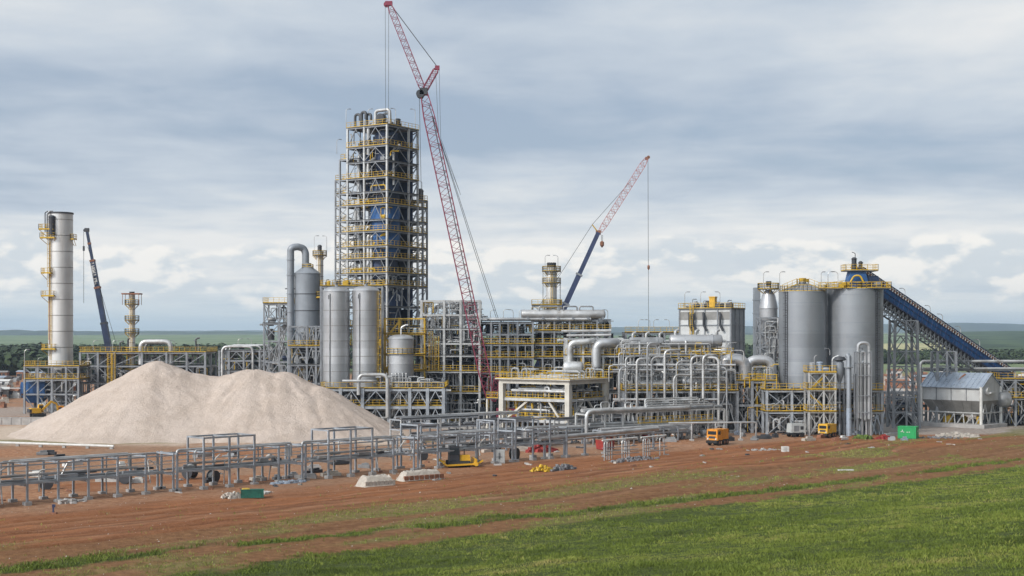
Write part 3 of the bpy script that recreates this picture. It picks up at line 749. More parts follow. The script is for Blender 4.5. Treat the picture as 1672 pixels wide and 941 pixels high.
for x, z0, z1 in ((-1.75, Z(484, D), Z(390, D)), (-1.45, Z(570, D), Z(484, D)), (-1.6, 12, Z(570, D))):
    T.add('ladder_frame', MB().ladder((x, -r*.80-.2, z0), z1-z0, (-.55, -.83)), 'yellow')
b = MB()
b.shell(.75, Z(385, D), Z(356, D), 1., 16, (-1.1, -r-.15, 0), .05, .4, True); T.add('silencer', b, 'steel_dark')
T.add('exhaust_pipe', MB().tube([(-2.3, -r+.1, Z(392, D)), (-2.3, -r+.1, Z(352, D)), (-1.8, -r+.1, Z(347, D)), (-1., -r+.4, Z(347, D))], .2, 8, .6), 'pipe_grey')
T.add('exhaust_pipe', MB().tube([(-2.9, -r+.5, Z(380, D)), (-2.9, -r+.5, Z(349, D)), (-2.2, -r+.5, Z(346, D))], .13, 8, .4), 'pipe_dark')
T.add('rust_streak', MB().box((-1.95, -r*.74-.06, Z(480, D)), (.16, .05, 24)), 'rust')

D = 320; q = F/D; x0 = X(40, D)
T = Thing('stack_service_frame', 'grey open steel frame with pale deck at the chimney foot', 'steel frame', (x0, D, 0))
frame(T, [0, (62-40)/q, (85-40)/q, (108-40)/q, (128-40)/q], [0, 8], [4.6, 7.9, 10.8], 'steel', .42, .36, (7.9, 10.8), (7.9, 10.8), 'flr', 'fl', '/', 0)
pipes(T, 3, 12, .5, 7, .3, 10, 26, 41); gear(T, 5, 12, 1.5, 7, .1, 7, 42)
T = Thing('feed_hopper', 'blue steel hopper hanging inside the frame at the chimney foot', 'hopper', (X(58, D+3.6), D+3.9, 0))
T.add('body', MB().box((0, 0, Z(634, D)), (5.4, 4.6, 2.6)), 'blue'); T.add('cone', MB().box((0, 0, 3.15), (2.7, 2.3, 1.7), 0, (1.98, 1.98)), 'blue')
b = MB()
for x in (-2.72, -.9, .9, 2.72): b.bar((x, -2.33, 4), (x, -2.33, 6.6), .12)
T.add('rib_frame', b, 'blue'); T.add('outlet', MB().tube([(0, 0, 2.3), (0, 0, .6)], .5, 12), 'steel_dark')

def rack(name, label, px0, px1, D0, dep, cols, rows, decks, railrows, seed, npipe=40, ngear=10, m='steel', brace='', style='A', cat='pipe rack', sides='fl', z0=0., col=.4, ys=None, rz=0., extra_rows=()):
    T = Thing(name, label, cat, (X(px0, D0), D0, 0), rz); q = F/D0
    xs = [(c-px0)/q for c in cols]; zs = sorted([Z(r_, D0) for r_ in rows])
    dz = [Z(r_, D0) for r_ in decks]; rz_ = [Z(r_, D0) for r_ in railrows]
    frame(T, xs, ys or [0, dep*.5, dep], zs, m, col, .34, dz, rz_, sides, brace, style, z0)
    lev = [z0]+zs; W = xs[-1]; n = len(lev)-1
    for i in range(n):
        pipes(T, .2, W-.2, .3, dep-.3, lev[i]+.3, lev[i+1]-.4, max(2, npipe//n), seed+i); pipes(T, .2, W-.2, -.1, dep*.3, lev[i]+.2, lev[i+1]-.3, max(2, npipe//n), seed+300+i, (.05, .11), ('pipe_light', 'pipe_grey', 'pipe_grey', 'yellow', 'pipe_dark'), 'uvlz', 'small_pipe')
        gear(T, .6, W-.6, dep*.3, dep-1, lev[i]+.06, max(1, ngear//n), seed+50+i)
    if ngear >= 10: back_panels(T, xs, dep+.25, [.1]+[z for z in zs if z < zs[-1]+.1][:3], seed)
    return T
T = rack('process_rack', 'long grey rack with yellow railed top deck behind the gravel heap', 131, 335, 327, 12, [131, 160, 187, 232, 272, 305, 335], [575, 597, 625, 645], [575, 625], [575, 597], 200, 80, 26, brace='f', style='/', sides='flr', col=.46)
b = MB().ladder((6.9, -.5, .2), 13.5, (0, -1), .9, .12); b.ladder((7.9, -.5, .2), 13.5, (0, -1), .7, .12); T.add('ladder_frame', b, 'yellow')
q = F/327
b = MB().tube([((228-131)/q, 1, 11), ((228-131)/q, 1, Z(558, 327)), ((277-131)/q, 1, Z(558, 327)), ((277-131)/q, 1, 11)], .55, 14, 1.5); T.add('loop_pipe', b, 'pipe_light')
b = MB().tube([((233-131)/q, 2.4, 11), ((233-131)/q, 2.4, Z(561, 327)), ((274-131)/q, 2.4, Z(561, 327)), ((274-131)/q, 2.4, 11)], .3, 10, 1.2); T.add('loop_pipe', b, 'pipe_grey')
for i, px in enumerate((190, 203, 240, 315)):
    T.add('vent_pipe', MB().tube([((px-131)/q, 3, 13.5), ((px-131)/q, 3, 16.2+(i % 2)*.8), ((px-131)/q+.9, 3, 16.4+(i % 2)*.8)], .2, 8, .5), 'pipe_dark')

def vent_tower(px, D, half, rtop, rbase, decks, label, name='vent_stack', w=.95, ladder_x=.0, yel=True, cap=True):
    q = F/D; T = Thing(name, label, 'vent stack', (X(px, D), D, 0)); r = half/q; top = Z(rtop, D); z0 = max(0, Z(rbase, D))
    T.add('shell', MB().shell(r, z0, top, 2.6, 26, lip=.06), 'stack_steel')
    add_seams(T, r, z0, top, 2.6, .14, 26, 'hopper_steel')
    if z0 > 1: T.add('skirt', MB().lathe([(r*1.02, 0), (r*1.02, z0)], 20), 'steel')
    for rw in decks: ring_deck(T, r, Z(rw, D), w)
    T.add('ladder_frame', MB().ladder((ladder_x, -r-.12, z0+1), top-z0-1.5, (0, -1), .45, .07, False), 'yellow')
    return T, r, top
T, r, top = vent_tower(215.5, 330.5, 5.0, 480, 650, (498, 524, 545, 576, 604), 'slim vent stack with a flat dark crown and yellow ring platforms')
b = MB()
for x, y in ((-1.9, -1.2), (1.9, -1.2), (1.9, 1.2), (-1.9, 1.2)): b.bar((x, y, Z(498, 330)), (x, y, Z(480, 330)), .1)
b.box((0, 0, Z(480, 330)), (4.2, 2.9, .3)); T.add('crown_frame', b, 'rust')
b = MB().shell(.6, top-.2, top+.5, .5, 14, lip=.03); T.add('nozzle', b, 'steel_dark')

rack('pipe_rack', 'small grey rack crowned with bent pale pipes above the heap saddle', 358, 432, 318, 9, [358, 374, 398, 424, 440], [572, 588, 605, 640], [572, 605], [588], 260, 44, 10, brace='f', style='A', sides='f')
T_ = Thing('header_pipes', 'pale pair of hooped header pipes on the small rack', 'pipes', (X(362, 317), 317.5, 0)); q = F/318
for i, (a, c, rr) in enumerate(((362, 412, .28), (366, 424, .2), (371, 440, .24))):
    T_.add('pipe', MB().tube([((a-362)/q, i*1.2, 8), ((a-362)/q, i*1.2, Z(566-i, 318)), ((c-362)/q, i*1.2, Z(566-i, 318)), ((c-362)/q, i*1.2, 9)], rr, 10, 1.3), 'pipe_light')

# telescopic crane behind the left rack
def tele_body(T, px, D, z0=1.3):
    T.add('carrier', MB().box((0, 0, 1.35), (11.5, 2.7, .9)).box((-4.6, 0, 2.4), (2.2, 2.6, 1.6)), 'boom_blue')
    for x in (-4.4, -2.8, 1.2, 2.8, 4.4):
        for y in (-1.2, 1.2): T.add('wheel', MB().lathe([(.2, -.25), (.68, -.25), (.68, .25), (.2, .25)], 16, (x, y, .68), (0, 1, 0)), 'rubber')
    T.add('turntable', MB().box((1.2, 0, 2.7), (4.6, 2.6, 1.7)).box((3.6, 0, 2.8), (1.6, 2.7, 2.0)), 'boom_blue')
    T.add('cab', MB().box((-1.3, -1.1, 2.9), (1.7, 1.1, 1.9), 0, (.85, .9)), 'glass')
D = 350; q = F/D
p0 = Vector((X(177, D), D, 3)); p1 = Vector((X(142, D), D, Z(377, D)))
foot = p1+(p0-p1)*((Z(377, D)-3.4)/(Z(377, D)-Z(567, D)))*1.0
foot = Vector((X(177, D)+(X(177, D)-X(142, D))*((Z(567, D)-3)/(Z(377, D)-Z(567, D))), D, 3.2))
T = Thing('mobile_crane', 'dark telescopic crane boom rising beside the tall chimney', 'crane', (foot.x, D, 0))
tele_body(T, 0, D)
L = [(0., .12, 1.15), (.40, .40, .95), (.40, 0, .8)]
f = Vector((0, 0, 3.2)); e = p1-Vector((foot.x, D, 0))
def at_row(row): t = (Z(row, D)-3.2)/(Z(377, D)-3.2); return f.lerp(e, t)
T.add('boom', MB().bar(f, at_row(528), 1.4, 1.5), 'navy'); T.add('boom', MB().bar(at_row(528), at_row(470), 1.15, 1.3), 'navy')
T.add('boom', MB().bar(at_row(470), at_row(426), 1.05, 1.15), 'navy'); T.add('boom', MB().bar(at_row(426), e, .6, .65), 'navy')
for rw, s_ in ((528, 1.6), (470, 1.45), (426, 1.2), (398, .75)): T.add('collar', MB().bar(at_row(rw)-(e-f).normalized()*.25, at_row(rw)+(e-f).normalized()*.25, s_, s_), 'rust' if rw != 528 else 'steel_dark')
T.add('boom_head', MB().box((e.x, 0, e.z+.2), (1.0, .8, .9)).lathe([(.1, -.2), (.4, -.2), (.4, .2), (.1, .2)], 12, (e.x-.5, 0, e.z+.1), (0, 1, 0)), 'steel_dark')
# pale lettering down the boom flank
b = MB(); g = random.Random(5); dv = (e-f).normalized(); sv = Vector((dv.z, 0, -dv.x))
for i in range(9):
    c = at_row(432+i*3.9)+Vector((0, -.56-.07, 0))
    for k in range(3):
        o_ = g.choice((-.24, 0, .24)); b.bar(c-sv*.42+dv*(o_-.08), c+sv*(.42 if k else .05)+dv*(o_+g.choice((0, .16))-.08), .05, .17)
    b.bar(c-sv*.36-dv*.22, c-sv*.36+dv*.22, .05, .17)
T.add('lettering', b, 'white')
T.add('hoist_cable', MB().tube([(e.x-.8, 0, e.z), (e.x-.8, 0, Z(495, D))], .06, 5), 'cable'); T.add('hoist_cable', MB().tube([e+Vector((.2, 0, -4)), Vector((2.6, 0, 6))], .05, 5), 'cable')
T.add('hook_block', MB().box((e.x-.8, 0, Z(406, D)), (.4, .4, 1.2)), 'steel_dark')

# ================================================================== separator, twin silos, tank
D = 304; q = F/D
T = Thing('cyclone_separator', 'big grey separator vessel fed by a tall gooseneck duct', 'separator', (X(502, D), D, 0))
r = 42/2/q; zt = Z(447, D)
T.add('shell', MB().shell(r, Z(562, D), zt, 3.6, 40, lip=.07), 'separator_grey')
add_seams(T, r, Z(562, D), zt, 3.6, .16, 40, 'pipe_dark', .08)
T.add('roof_cone', MB().lathe([(r*1.02, zt), (r*.98, zt+.15), (.85, Z(435, D)), (.85, Z(430, D))], 36), 'separator_grey')
T.add('cone', MB().lathe([(.6, Z(605, D)), (r*.98, Z(562, D))], 36), 'pipe_dark')
a, c = (476-502)/q, (499-502)/q
T.add('gooseneck_duct', MB().tube([(a, -1.2, 4), (a, -1.2, Z(408, D)), (a+.5, -1.1, Z(404.5, D)), (a+1.5, -.7, Z(403.5, D)), (c-.4, 0, Z(406, D)), (c, 0, Z(414, D)), (c, 0, Z(434, D))], .76, 18, 1.1), 'separator_grey')
b = MB()
for rw in (425, 450, 480, 510, 540, 570): b.lathe([(.78, -.08), (.9, -.07), (.9, .07), (.78, .08)], 18, (a, -1.2, Z(rw, D)))
T.add('flange_ring_groove', b, 'separator_grey')
T.add('bracket_arm', MB().bar((a-1.2, -1.2, Z(472, D)), (r*.5, -1.6, Z(472, D)), .22), 'steel_dark')
d_ = side_deck(T, r-.6, r+1.6, -2, 1, Z(486, D), 'flr'); d_ = side_deck(T, -1, 1.2, -1.2, .8, Z(436.5, D)-.6, 'flr')
for x in (-r*.7, r*.7):
    for y in (-r*.7, r*.7): T.box('leg', (.5, .5, Z(562, D)), (x, y, Z(562, D)/2), 'steel')
T = rack('access_tower', 'thin open lattice tower with a yellow railed top beside the gooseneck duct', 431, 472, 305, 6, [431, 456, 472], [495, 527, 556, 590, 625], [495, 527], [495], 300, 22, 3, brace='flr', style='X', sides='flr', cat='tower', col=.3, ys=[0, 6])
q = F/305
for i in range(4): T.add('brace_pipe', MB().tube([((444+i*3-431)/q, 2, Z(590, 305)), ((452+i*3-431)/q, 2.2, Z(555, 305)), ((466+i*2-431)/q, 2.4, Z(515-i*4, 305))], .16, 8, 1.5), 'pipe_light')
rack('separator_base', 'cluttered steel base frame under the grey separator', 472, 530, 299, 9, [472, 501, 516, 530], [532, 565, 595, 625], [565, 595], [565], 320, 56, 12, brace='fr', style='A', sides='f')
T, r, top = vent_tower(522, 328, 6, 411, 470, (418,), 'slim pale vent stack half hidden behind the separator', w=.8)
q = F/328; T.add('crown', MB().shell(.5, top, top+1.2, .6, 12, lip=.03, roof=.4, dome=True), 'steel_dark')
lamp((X(513, 328), 328, Z(420, 328)), 20, 4.6, 'thin lamp post on the vent stack behind the separator', 'lamps on the vent stack')
lamp((X(533, 328), 328.5, Z(420, 328)), 160, 4.6, 'thin lamp post on the vent stack behind the separator', 'lamps on the vent stack')

ZD = 7.6
D = 274; q = F/D; x0 = X(525, D)
T = Thing('silo_deck_frame', 'long grey steel deck on thick columns carrying the twin steel silos', 'steel frame', (x0, D, 0))
xs = [(p-525)/q for p in (525, 556, 592, 635, 669, 698, 724)]; frame(T, xs, [0, 8.5, 17], [4.1, ZD-.06], 'steel_blue', .62, .5, (ZD-.06,), (ZD-.06,), 'flr', 'fb', 'A', 0, foot=True)
frame_rail = MB().rail([(xs[1], .3, 4.15), (xs[-1], .3, 4.15)]); T.add('railing_frame', frame_rail, 'yellow')
T.box('platform', (xs[-1]-xs[0], 16.5, .12), (xs[-1]/2, 8.6, 4.1), 'deck')
back_panels(T, xs, 17.3, [.1, 4., 7.4], 409, .9); back_panels(T, xs, 9, [.1, 4.], 408, .5)
pipes(T, .3, xs[-1], .3, 5, .3, 3.7, 34, 401, (.1, .26)); pipes(T, .3, xs[-1], .3, 6, 4.4, 7.1, 26, 402, (.1, .26)); gear(T, 1, xs[-1], 3, 15, .05, 16, 403, smax=2.6); gear(T, 1, xs[-1], 3, 15, 4.2, 9, 404, smax=2.)
b = MB().tube([((586-525)/q, -.6, 6.3), ((586-525)/q, -.6, Z(612, D)), ((633-525)/q, -.6, Z(612, D)), ((633-525)/q, -.6, 2)], .36, 12, 1.2); T.add('loop_pipe', b, 'pipe_light')
b = MB().tube([((560-525)/q, -.9, Z(622, D)), ((612-525)/q, -.9, Z(622, D)), ((614-525)/q, 1.5, Z(624, D))], .26, 10, .8); T.add('loop_pipe', b, 'pipe_light')
pipes(T, 10, xs[-1], .4, 2.5, ZD+.1, ZD+2.2, 22, 405, (.06, .16))
def steel_silo(px, D, halfpx, rtop, rbot, label, step, lad=None):
    q = F/D; T = Thing('steel_silo', label, 'silo', (X(px, D), D, 0)); r = halfpx/q; z1 = Z(rtop, D); z0 = ZD
    T.add('shell', MB().shell(r, z0, z1, step, 44, lip=.06, roof=.95, dome=True), 'cladding')
    b = MB().tube([(0, 0, z1+.9), (0, 0, z1+1.3)], .35, 10); T.add('manhole', b, 'steel')
    if lad: T.add('ladder_frame', MB().ladder((r*lad, -r*math.sqrt(1-lad*lad)-.1, z0), z1-z0, (lad, -math.sqrt(1-lad*lad)), .5, .08), 'yellow')
    add_seams(T, r, z0, z1, step, .12, 44, 'hopper_steel')
    T.add('drain_pipe', MB().tube([(-r*.4, -r*.93-.15, z1-.5), (-r*.4, -r*.93-.15, z0+.2)], .09, 7), 'pipe_grey')
    T.add('lifting_lug', MB().box((-r*.45, -r*.93, z1-1.2), (.25, .25, .8)), 'steel_dark')
    return T
steel_silo(549.5, 282.5, 21.5, 476, 632, 'first shiny steel silo of the twin pair, beside the separator', 3.05)
steel_silo(597.5, 282.5, 21.7, 475, 632, 'second shiny steel silo of the twin pair, towards the small tank', 3.05, .93)
D = 280.5; q = F/D
T = Thing('storage_tank', 'short shiny domed tank on legs beside the twin silos', 'tank', (X(655, D), D, 0)); r = 20.5/q
T.add('shell', MB().shell(r, ZD+2.2, Z(553, D), 2.4, 40, lip=.05, roof=.8, dome=True), 'cladding'); T.add('skirt', MB().lathe([(r*.55, ZD), (r*.55, ZD+.6), (r*.98, ZD+2.2)], 30), 'pipe_grey')
for k in range(6): a = R(60*k+30); T.box('leg', (.22, .22, 2.4), (r*.93*math.cos(a), r*.93*math.sin(a), ZD+1.2), 'steel')
b = MB().rail([(r*1.1*math.cos(R(a)), r*1.1*math.sin(R(a)), Z(578, D)) for a in range(0, 360, 20)], closed=True, t=.09); T.add('railing_frame', b, 'yellow')
b = MB(); b.lathe([(r*.99, Z(578, D)-.12), (r*1.14, Z(578, D)-.12), (r*1.14, Z(578, D)), (r*.99, Z(578, D))], 36); T.add('ring_platform', b, 'deck')
T.add('top_pipe', MB().tube([(0, 0, Z(546, D)), (0, 0, Z(535, D)), (.9, 0, Z(531, D)), (1.4, 0, Z(531, D))], .16, 8, .5), 'pipe_light')
for i in range(5): T.add('nozzle_pipe', MB().tube([(-1.6+.7*i, -r-.05, ZD+2.8), (-1.6+.7*i, -r-.5, ZD+2.8), (-1.6+.7*i, -r-.5, ZD+.3)], .1, 7, .3), 'pipe_light')
D = 285; q = F/D
T = Thing('stair_tower', 'bright yellow stair tower behind the small domed tank', 'stair tower', (X(626, D), D+2, 0))
frame(T, [0, 3.0, 8.2], [0, 2.6], [ZD+3.2, ZD+6.4, Z(545, D), Z(519, D)], 'yellow', .26, .24, (ZD+3.2, ZD+6.4, Z(545, D)), (ZD+3.2, ZD+6.4, Z(545, D)), 'flr', '', 'A', ZD, 'yellow')
b = MB()
for i in range(4):
    za = ZD+i*3.2; s = 1 if i % 2 else -1
    for y in (.5, 1.3): b.bar((1.5-s*1.3, y, za), (1.5+s*1.3, y, za+3.2), .1, .3)
    for k in range(9): b.box((1.5-s*1.3+s*2.6*k/9, .9, za+.2+3.2*k/9), (.3, .8, .06))
T.add('stair_flight', b, 'yellow')

# ================================================================== preheater tower
TH = 33; D0 = 312; cx_, cy_ = X(634.5, 304.4)-1.95, 312
T = Thing('preheater_tower', 'tallest steel lattice tower, storeys of yellow railings round dark blue vessels', 'tower', (cx_, cy_, 0), -TH)
def tz(row): return CAMZ+(HZ-row)/F*304.4
LV = [tz(r_) for r_ in (203, 236, 261, 288, 311, 332, 357, 376, 401, 421, 445, 466, 500, 532, 565, 600)][::-1]
frame(T, [-5.5, -.8, 5.5], [-5.5, 2.2, 5.5], LV, 'steel_light', .40, .30, [z for i, z in enumerate(LV)], [LV[i] for i in (15, 14, 12, 10, 8, 7, 6, 5, 4, 2, 1)], 'fr', '', 'A', mb='steel', edge=False)
# chevron bracing over pairs of storeys
def chev(face, za, zb):
    b = MB()
    if face == 'f':
        for a, c in ((-5.5, -.8), (-.8, 5.5)): _brace(b, (a, -5.55), (c, -5.55), za, zb-.4, 'A', .14, 0)
    elif face == 'r':
        for a, c in ((-5.5, 2.2),): _brace(b, (5.55, a), (5.55, c), za, zb-.4, 'A', .14, 0)
        _brace(b, (5.55, 2.2), (5.55, 5.5), za, zb-.4, '/', .2, 1)
    else: _brace(b, (-5.5, 5.5), (5.5, 5.5), za, zb-.4, 'X', .2, 0)
    T.add('bracing_lattice', b, 'steel')
for za, zb in ((LV[12], LV[13]), (LV[13], LV[14]), (LV[14], LV[15]), (LV[10], LV[12]), (LV[8], LV[10]), (LV[7], LV[8]), (LV[5], LV[7]), (LV[4], LV[5]), (LV[3], LV[4]), (LV[1], LV[3]), (0, LV[1])):
    for fc in 'frb': chev(fc, za, zb)
# wings
top_l = tz(288); wl = [z for z in LV if z <= top_l+.1]
for x in (-7.7,):
    for y in (-5.5, 2.2, 5.5): T.box('column', (.34, .34, tz(254)), (x, y, tz(254)/2), 'steel')
for x in (-9.0,):
    for y in (-5.5, 2.2): T.box('column', (.3, .3, top_l), (x, y, top_l/2), 'steel')
for z in [tz(254)]+wl:
    T.box('beam', (3.5 if z <= top_l else 2.2, .2, .3), (-7.25 if z <= top_l else -6.6, -5.5, z-.2), 'steel'); T.box('beam', (.2, 11, .3), (-7.7, 0, z-.23), 'steel')
    d = T.box('platform', (3.6 if z <= top_l else 2.3, 10.6, .1), (-7.4 if z <= top_l else -6.6, 0, z), 'deck')
    w = 1.8 if z <= top_l else 1.1
    T.add('railing_frame', MB().rail([(-w, 5, .05), (-w, -5.2, .05), (w, -5.2, .05)]), 'yellow', d)
b = MB()
for i, (za, zb) in enumerate(zip(wl, wl[1:])):
    _brace(b, (-9.0, -5.5), (-5.5, -5.5), za, zb-.3, '/', .14, i); _brace(b, (-8.9, -5.5), (-8.9, 2.2), za, zb-.3, 'X', .13, i)
T.add('bracing_lattice', b, 'steel_light')
wr = [z for z in LV if z <= tz(330)]
for y in (7.4, 9.0):
    for x in (5.5, -.8): T.box('column', (.36, .36, tz(320)), (x, y, tz(320)/2), 'steel')
for z in wr+[tz(320)]:
    T.box('beam', (.2, 3.6, .3), (5.5, 7.2, z-.2), 'steel'); T.box('beam', (6.3, .2, .3), (2.3, 9., z-.23), 'steel')
    d = T.box('platform', (6.8, 3.7, .1), (2.3, 7.3, z), 'deck'); T.add('railing_frame', MB().rail([(3.3, -1.7, .05), (3.3, 1.75, .05), (-3, 1.75, .05)]), 'yellow', d)
b = MB()
for i, (za, zb) in enumerate(zip(wr, wr[1:])): _brace(b, (5.5, 5.5), (5.5, 9.0), za, zb-.3, '/', .15, i); _brace(b, (5.5, 9.), (-.8, 9.), za, zb-.3, 'X', .13, i)
T.add('bracing_lattice', b, 'steel_light')
T.add('vent_drum', MB().shell(.75, tz(320), tz(303), 1, 16, (4.2, 8.2, 0), .05, .6, True), 'pipe_dark')
# cyclones and ducts
for i, (zb, zt, r, x, y, m_) in enumerate(((LV[12]+.5, LV[15]-1.2, 2.6, 1.8, -1.0, 'navy'), (LV[12]-1, LV[14]+1.2, 1.9, -3.2, -1.6, 'navy'), (LV[8]+.5, LV[12]-.5, 3.4, 1.2, -.8, 'navy'), (LV[7]-3.6, LV[10]-.2, 3.3, 2.0, -1.6, 'blue'), (LV[4], LV[7]-.8, 3.4, 1.0, -1.2, 'navy'), (LV[1], LV[4]-.6, 3.5, 1.2, -.8, 'navy'), (LV[4], LV[8], 1.8, -3.2, -.6, 'pipe_dark'))):
    h = zt-zb; b = MB().lathe([(.7, zb-h*.28), (r, zb+h*.22), (r, zb+h*.24), (r*1.03, zb+h*.25), (r, zb+h*.26), (r, zt-.2), (r*1.03, zt-.15), (r*1.03, zt), (r*.5, zt+.7), (.4, zt+.8)], 30, (x, y, 0)); T.add('cyclone', b, m_)
for i in range(0, 15):                      # panels and bins behind the front bays
    z = LV[i]; h = LV[i+1]-z if i < 15 else 3; g = random.Random(900+i)
    b = MB().box((1.0, 3.9, z+h*.45), (8.6, .25, h*.84)); b.box((-2.8, 2.2, z+h*.4), (3.2, .3, h*.72)); T.add('wall_panel', b, g.choice(('navy', 'navy', 'steel_dark')))
for x, y, za, zb, r in ((-.1, -5.0, tz(462), tz(384), .42), (.7, -4.9, tz(470), tz(385), .3), (-.1, -4.9, tz(250), tz(205), .45), (-.1, -5., tz(290), tz(262), .36), (-3.4, -4.2, tz(420), tz(250), .4), (4.9, -2.4, tz(300), tz(240), .28), (-4.2, -4.4, tz(500), tz(330), .34)):
    T.add('duct', MB().tube([(x, y, za), (x, y, zb), (x+.8, y+1.2, zb+.9)], r, 12, .8), 'pipe_light')
b = MB().tube([(1.2, -4.6, LV[7]+.4), (3.2, -4.4, LV[7]+2.4), (4.6, -4.3, LV[7]+2.6)], .34, 10, 1.2); T.add('feed_chute', b, 'yellow')
for i in range(15):
    z = LV[i]; h = LV[i+1]-z
    pipes(T, -5.2, 5.2, -5.2, -3.2, z+.2, z+h-.5, 8, 920+i, (.06, .17), ('pipe_grey', 'pipe_light', 'steel_dark', 'yellow'))
    pipes(T, -8.6, -5.8, -5.2, 1, z+.2, z+h-.5, 3, 950+i, (.06, .16)) if z < top_l else None
    if i % 2 == 0 and z < tz(330): pipes(T, 2, 5.3, 6, 8.8, z+.2, z+h-.5, 3, 980+i, (.06, .16))
    gear(T, -5, 5, -4.8, -3, z+.06, 2, 1000+i, ('yellow', 'pipe_grey', 'steel_dark'), 1.2)
pipes(T, 2.2, 5.3, -5.3, 1.5, tz(500), tz(448), 26, 1100, (.1, .2), ('pipe_light', 'pipe_grey'), 'vul', 'branch_pipe')
zt = LV[15]
for x0_, x1_, y, h, rr in ((1.3, 5.2, -4.2, 3.4, .38), (2.6, 4.6, -3.2, 2.8, .3), (-4.6, -3.2, -4, 3.1, .3), (-2.6, -1.4, -4.2, 3.4, .34), (-1.8, -.6, -3.4, 3.0, .3)):
    T.add('top_loop', MB().tube([(x0_, y, zt), (x0_, y, zt+h), (x1_, y, zt+h), (x1_, y, zt+(0 if x0_ > 0 else h*.55))], rr, 12, .8), 'pipe_light' if x0_ > 0 else 'pipe_dark')
T.add('top_fan', MB().lathe([(.2, -.5), (1.1, -.5), (1.1, .5), (.2, .5)], 20, (3.2, -4.6, zt+1.5), (0, 1, 0)).box((3.2, -4, zt+.4), (1.6, 1, .8)), 'steel_dark')
gear(T, -5, 5, -5, 3, zt+.1, 12, 1200, ('steel_dark', 'pipe_dark', 'pipe_grey', 'yellow'), 1.6)
# platform across the twin silos
T = Thing('silo_bridge', 'yellow railed walkway running behind the twin silo roofs', 'walkway', (X(524, 292), 292, 0)); q = F/292
frame(T, [0, 100/q], [0, 3], [Z(467, 292)], 'steel', .4, .4, (Z(467, 292),), (Z(467, 292),), 'flr', 'lr', 'X')
gear(T, 1, 12, .6, 2.4, Z(467, 292)+.05, 9, 1300, ('yellow', 'pipe_grey', 'steel_dark'), 1.3)
CR = 44
for i, (px, D, row, rz) in enumerate(((565, 310, 203, 20), (646, 305, 203, 200), (678, 316, 203, 190), (550, 316, 252, 30), (689, 320, 320, 190), (601, 312, 203, 0))):
    lamp((X(px, D), D, CAMZ+(HZ-row)/F*D), rz, 3.0, 'thin lamp post on the railed edge of the tallest lattice tower', 'lamps on the tall lattice tower')

# ================================================================== red crawler crane
D = 282; q = F/D
def C(px, row, dy=0): return Vector((X(px, D)-X(801, D), dy, Z(row, D)))
T = Thing('crawler_crane', 'giant crimson lattice crane with a luffing jib above the plant', 'crane', (X(801, D), D, 0))
piv, ft, tip, mast = C(692, 150), C(800, 652), C(635, 6), C(714, 111)
T.add('boom', MB().lattice(ft, piv, 2.2, 2.2, 46, .17, .08, (.55, .6), (1, 0, 0)), 'crane_red')
T.add('jib', MB().lattice(piv, tip, 1.35, 1.2, 24, .13, .065, (.6, .4), (1, 0, 0)), 'crane_red')
T.add('jib_strut', MB().lattice(piv, mast, 1.2, 1.0, 8, .14, .075, (.8, .35), (1, 0, 0)), 'crane_red')
T.add('boom_head', MB().box(tuple(piv), (1.5, 1.8, 1.3)).lathe([(.2, -.9), (.8, -.9), (.8, .9), (.2, .9)], 14, piv+Vector((-.7, 0, -.5)), (0, 1, 0)), 'steel_dark')
T.add('sheave_head', MB().box(tuple(tip), (1.4, 1, .8)).lathe([(.1, -.25), (.55, -.25), (.55, .25), (.1, .25)], 14, tip+Vector((-.5, 0, -.2)), (0, 1, 0)), 'crane_red')
T.add('strut_head', MB().box(tuple(mast), (.9, .9, .8)), 'crane_red')
def cable(a, c, r=.055): T.add('cable', MB().tube([a, c], r, 5), 'cable')
for dy in (-.35, .35):
    cable(tip+Vector((.2, dy, 0)), mast+Vector((0, dy, .2))); cable(piv+Vector((.9, dy, -1)), tip.lerp(piv, .35)+Vector((.6, dy, 0)), .03)
    cable(tip+Vector((-.7+.9*(dy+.35), dy, -.4)), C(632+dy*6, 200, dy), .04)
    cable(C(700, 170, dy), C(773+dy*4, 400, dy), .055); cable(C(773+dy*4, 400, dy), C(812+dy*4, 520, dy), .055)
    cable(mast+Vector((dy, dy, 0)), C(718+dy*4, 225, dy), .035); cable(C(718+dy*4, 225, dy), C(752, 318, dy), .035)
    cable(piv+Vector((-.9, dy, -.8)), C(691, 470, dy), .03)
for s in (-1, 1): T.add('pendant_bar', MB().bar(C(706, 190, s*.5), C(793, 600, s*.5), .16), 'steel_dark')
T.add('mast', MB().lattice(C(806, 655), C(812, 612), 1.3, 1.1, 5, .16, .09, (.7, .5), (1, 0, 0)), 'crane_red')
for s in (-1, 1):
    b = MB().box((1.5, s*3, .75), (9.3, 1.3, 1.0)); b.lathe([(.1, -.65), (.72, -.65), (.72, .65), (.1, .65)], 16, (-3.2, s*3, .75), (0, 1, 0)); b.lathe([(.1, -.65), (.72, -.65), (.72, .65), (.1, .65)], 16, (6.2, s*3, .75), (0, 1, 0)); T.add('crawler_track', b, 'rubber')
T.add('house', MB().box((4.4, 0, 2.3), (6.5, 3.2, 1.9)), 'crane_red'); T.add('cab', MB().box((-1.2, -2.2, 2.6), (2, 1.1, 2.0), 0, (.85, 1)), 'glass')
T.add('counterweight', MB().box((8.2, 0, 2.8), (1.6, 5, 2.6)), 'steel_dark'); T.add('undercarriage', MB().box((1.5, 0, 1.2), (4, 5, .7)), 'steel_dark')

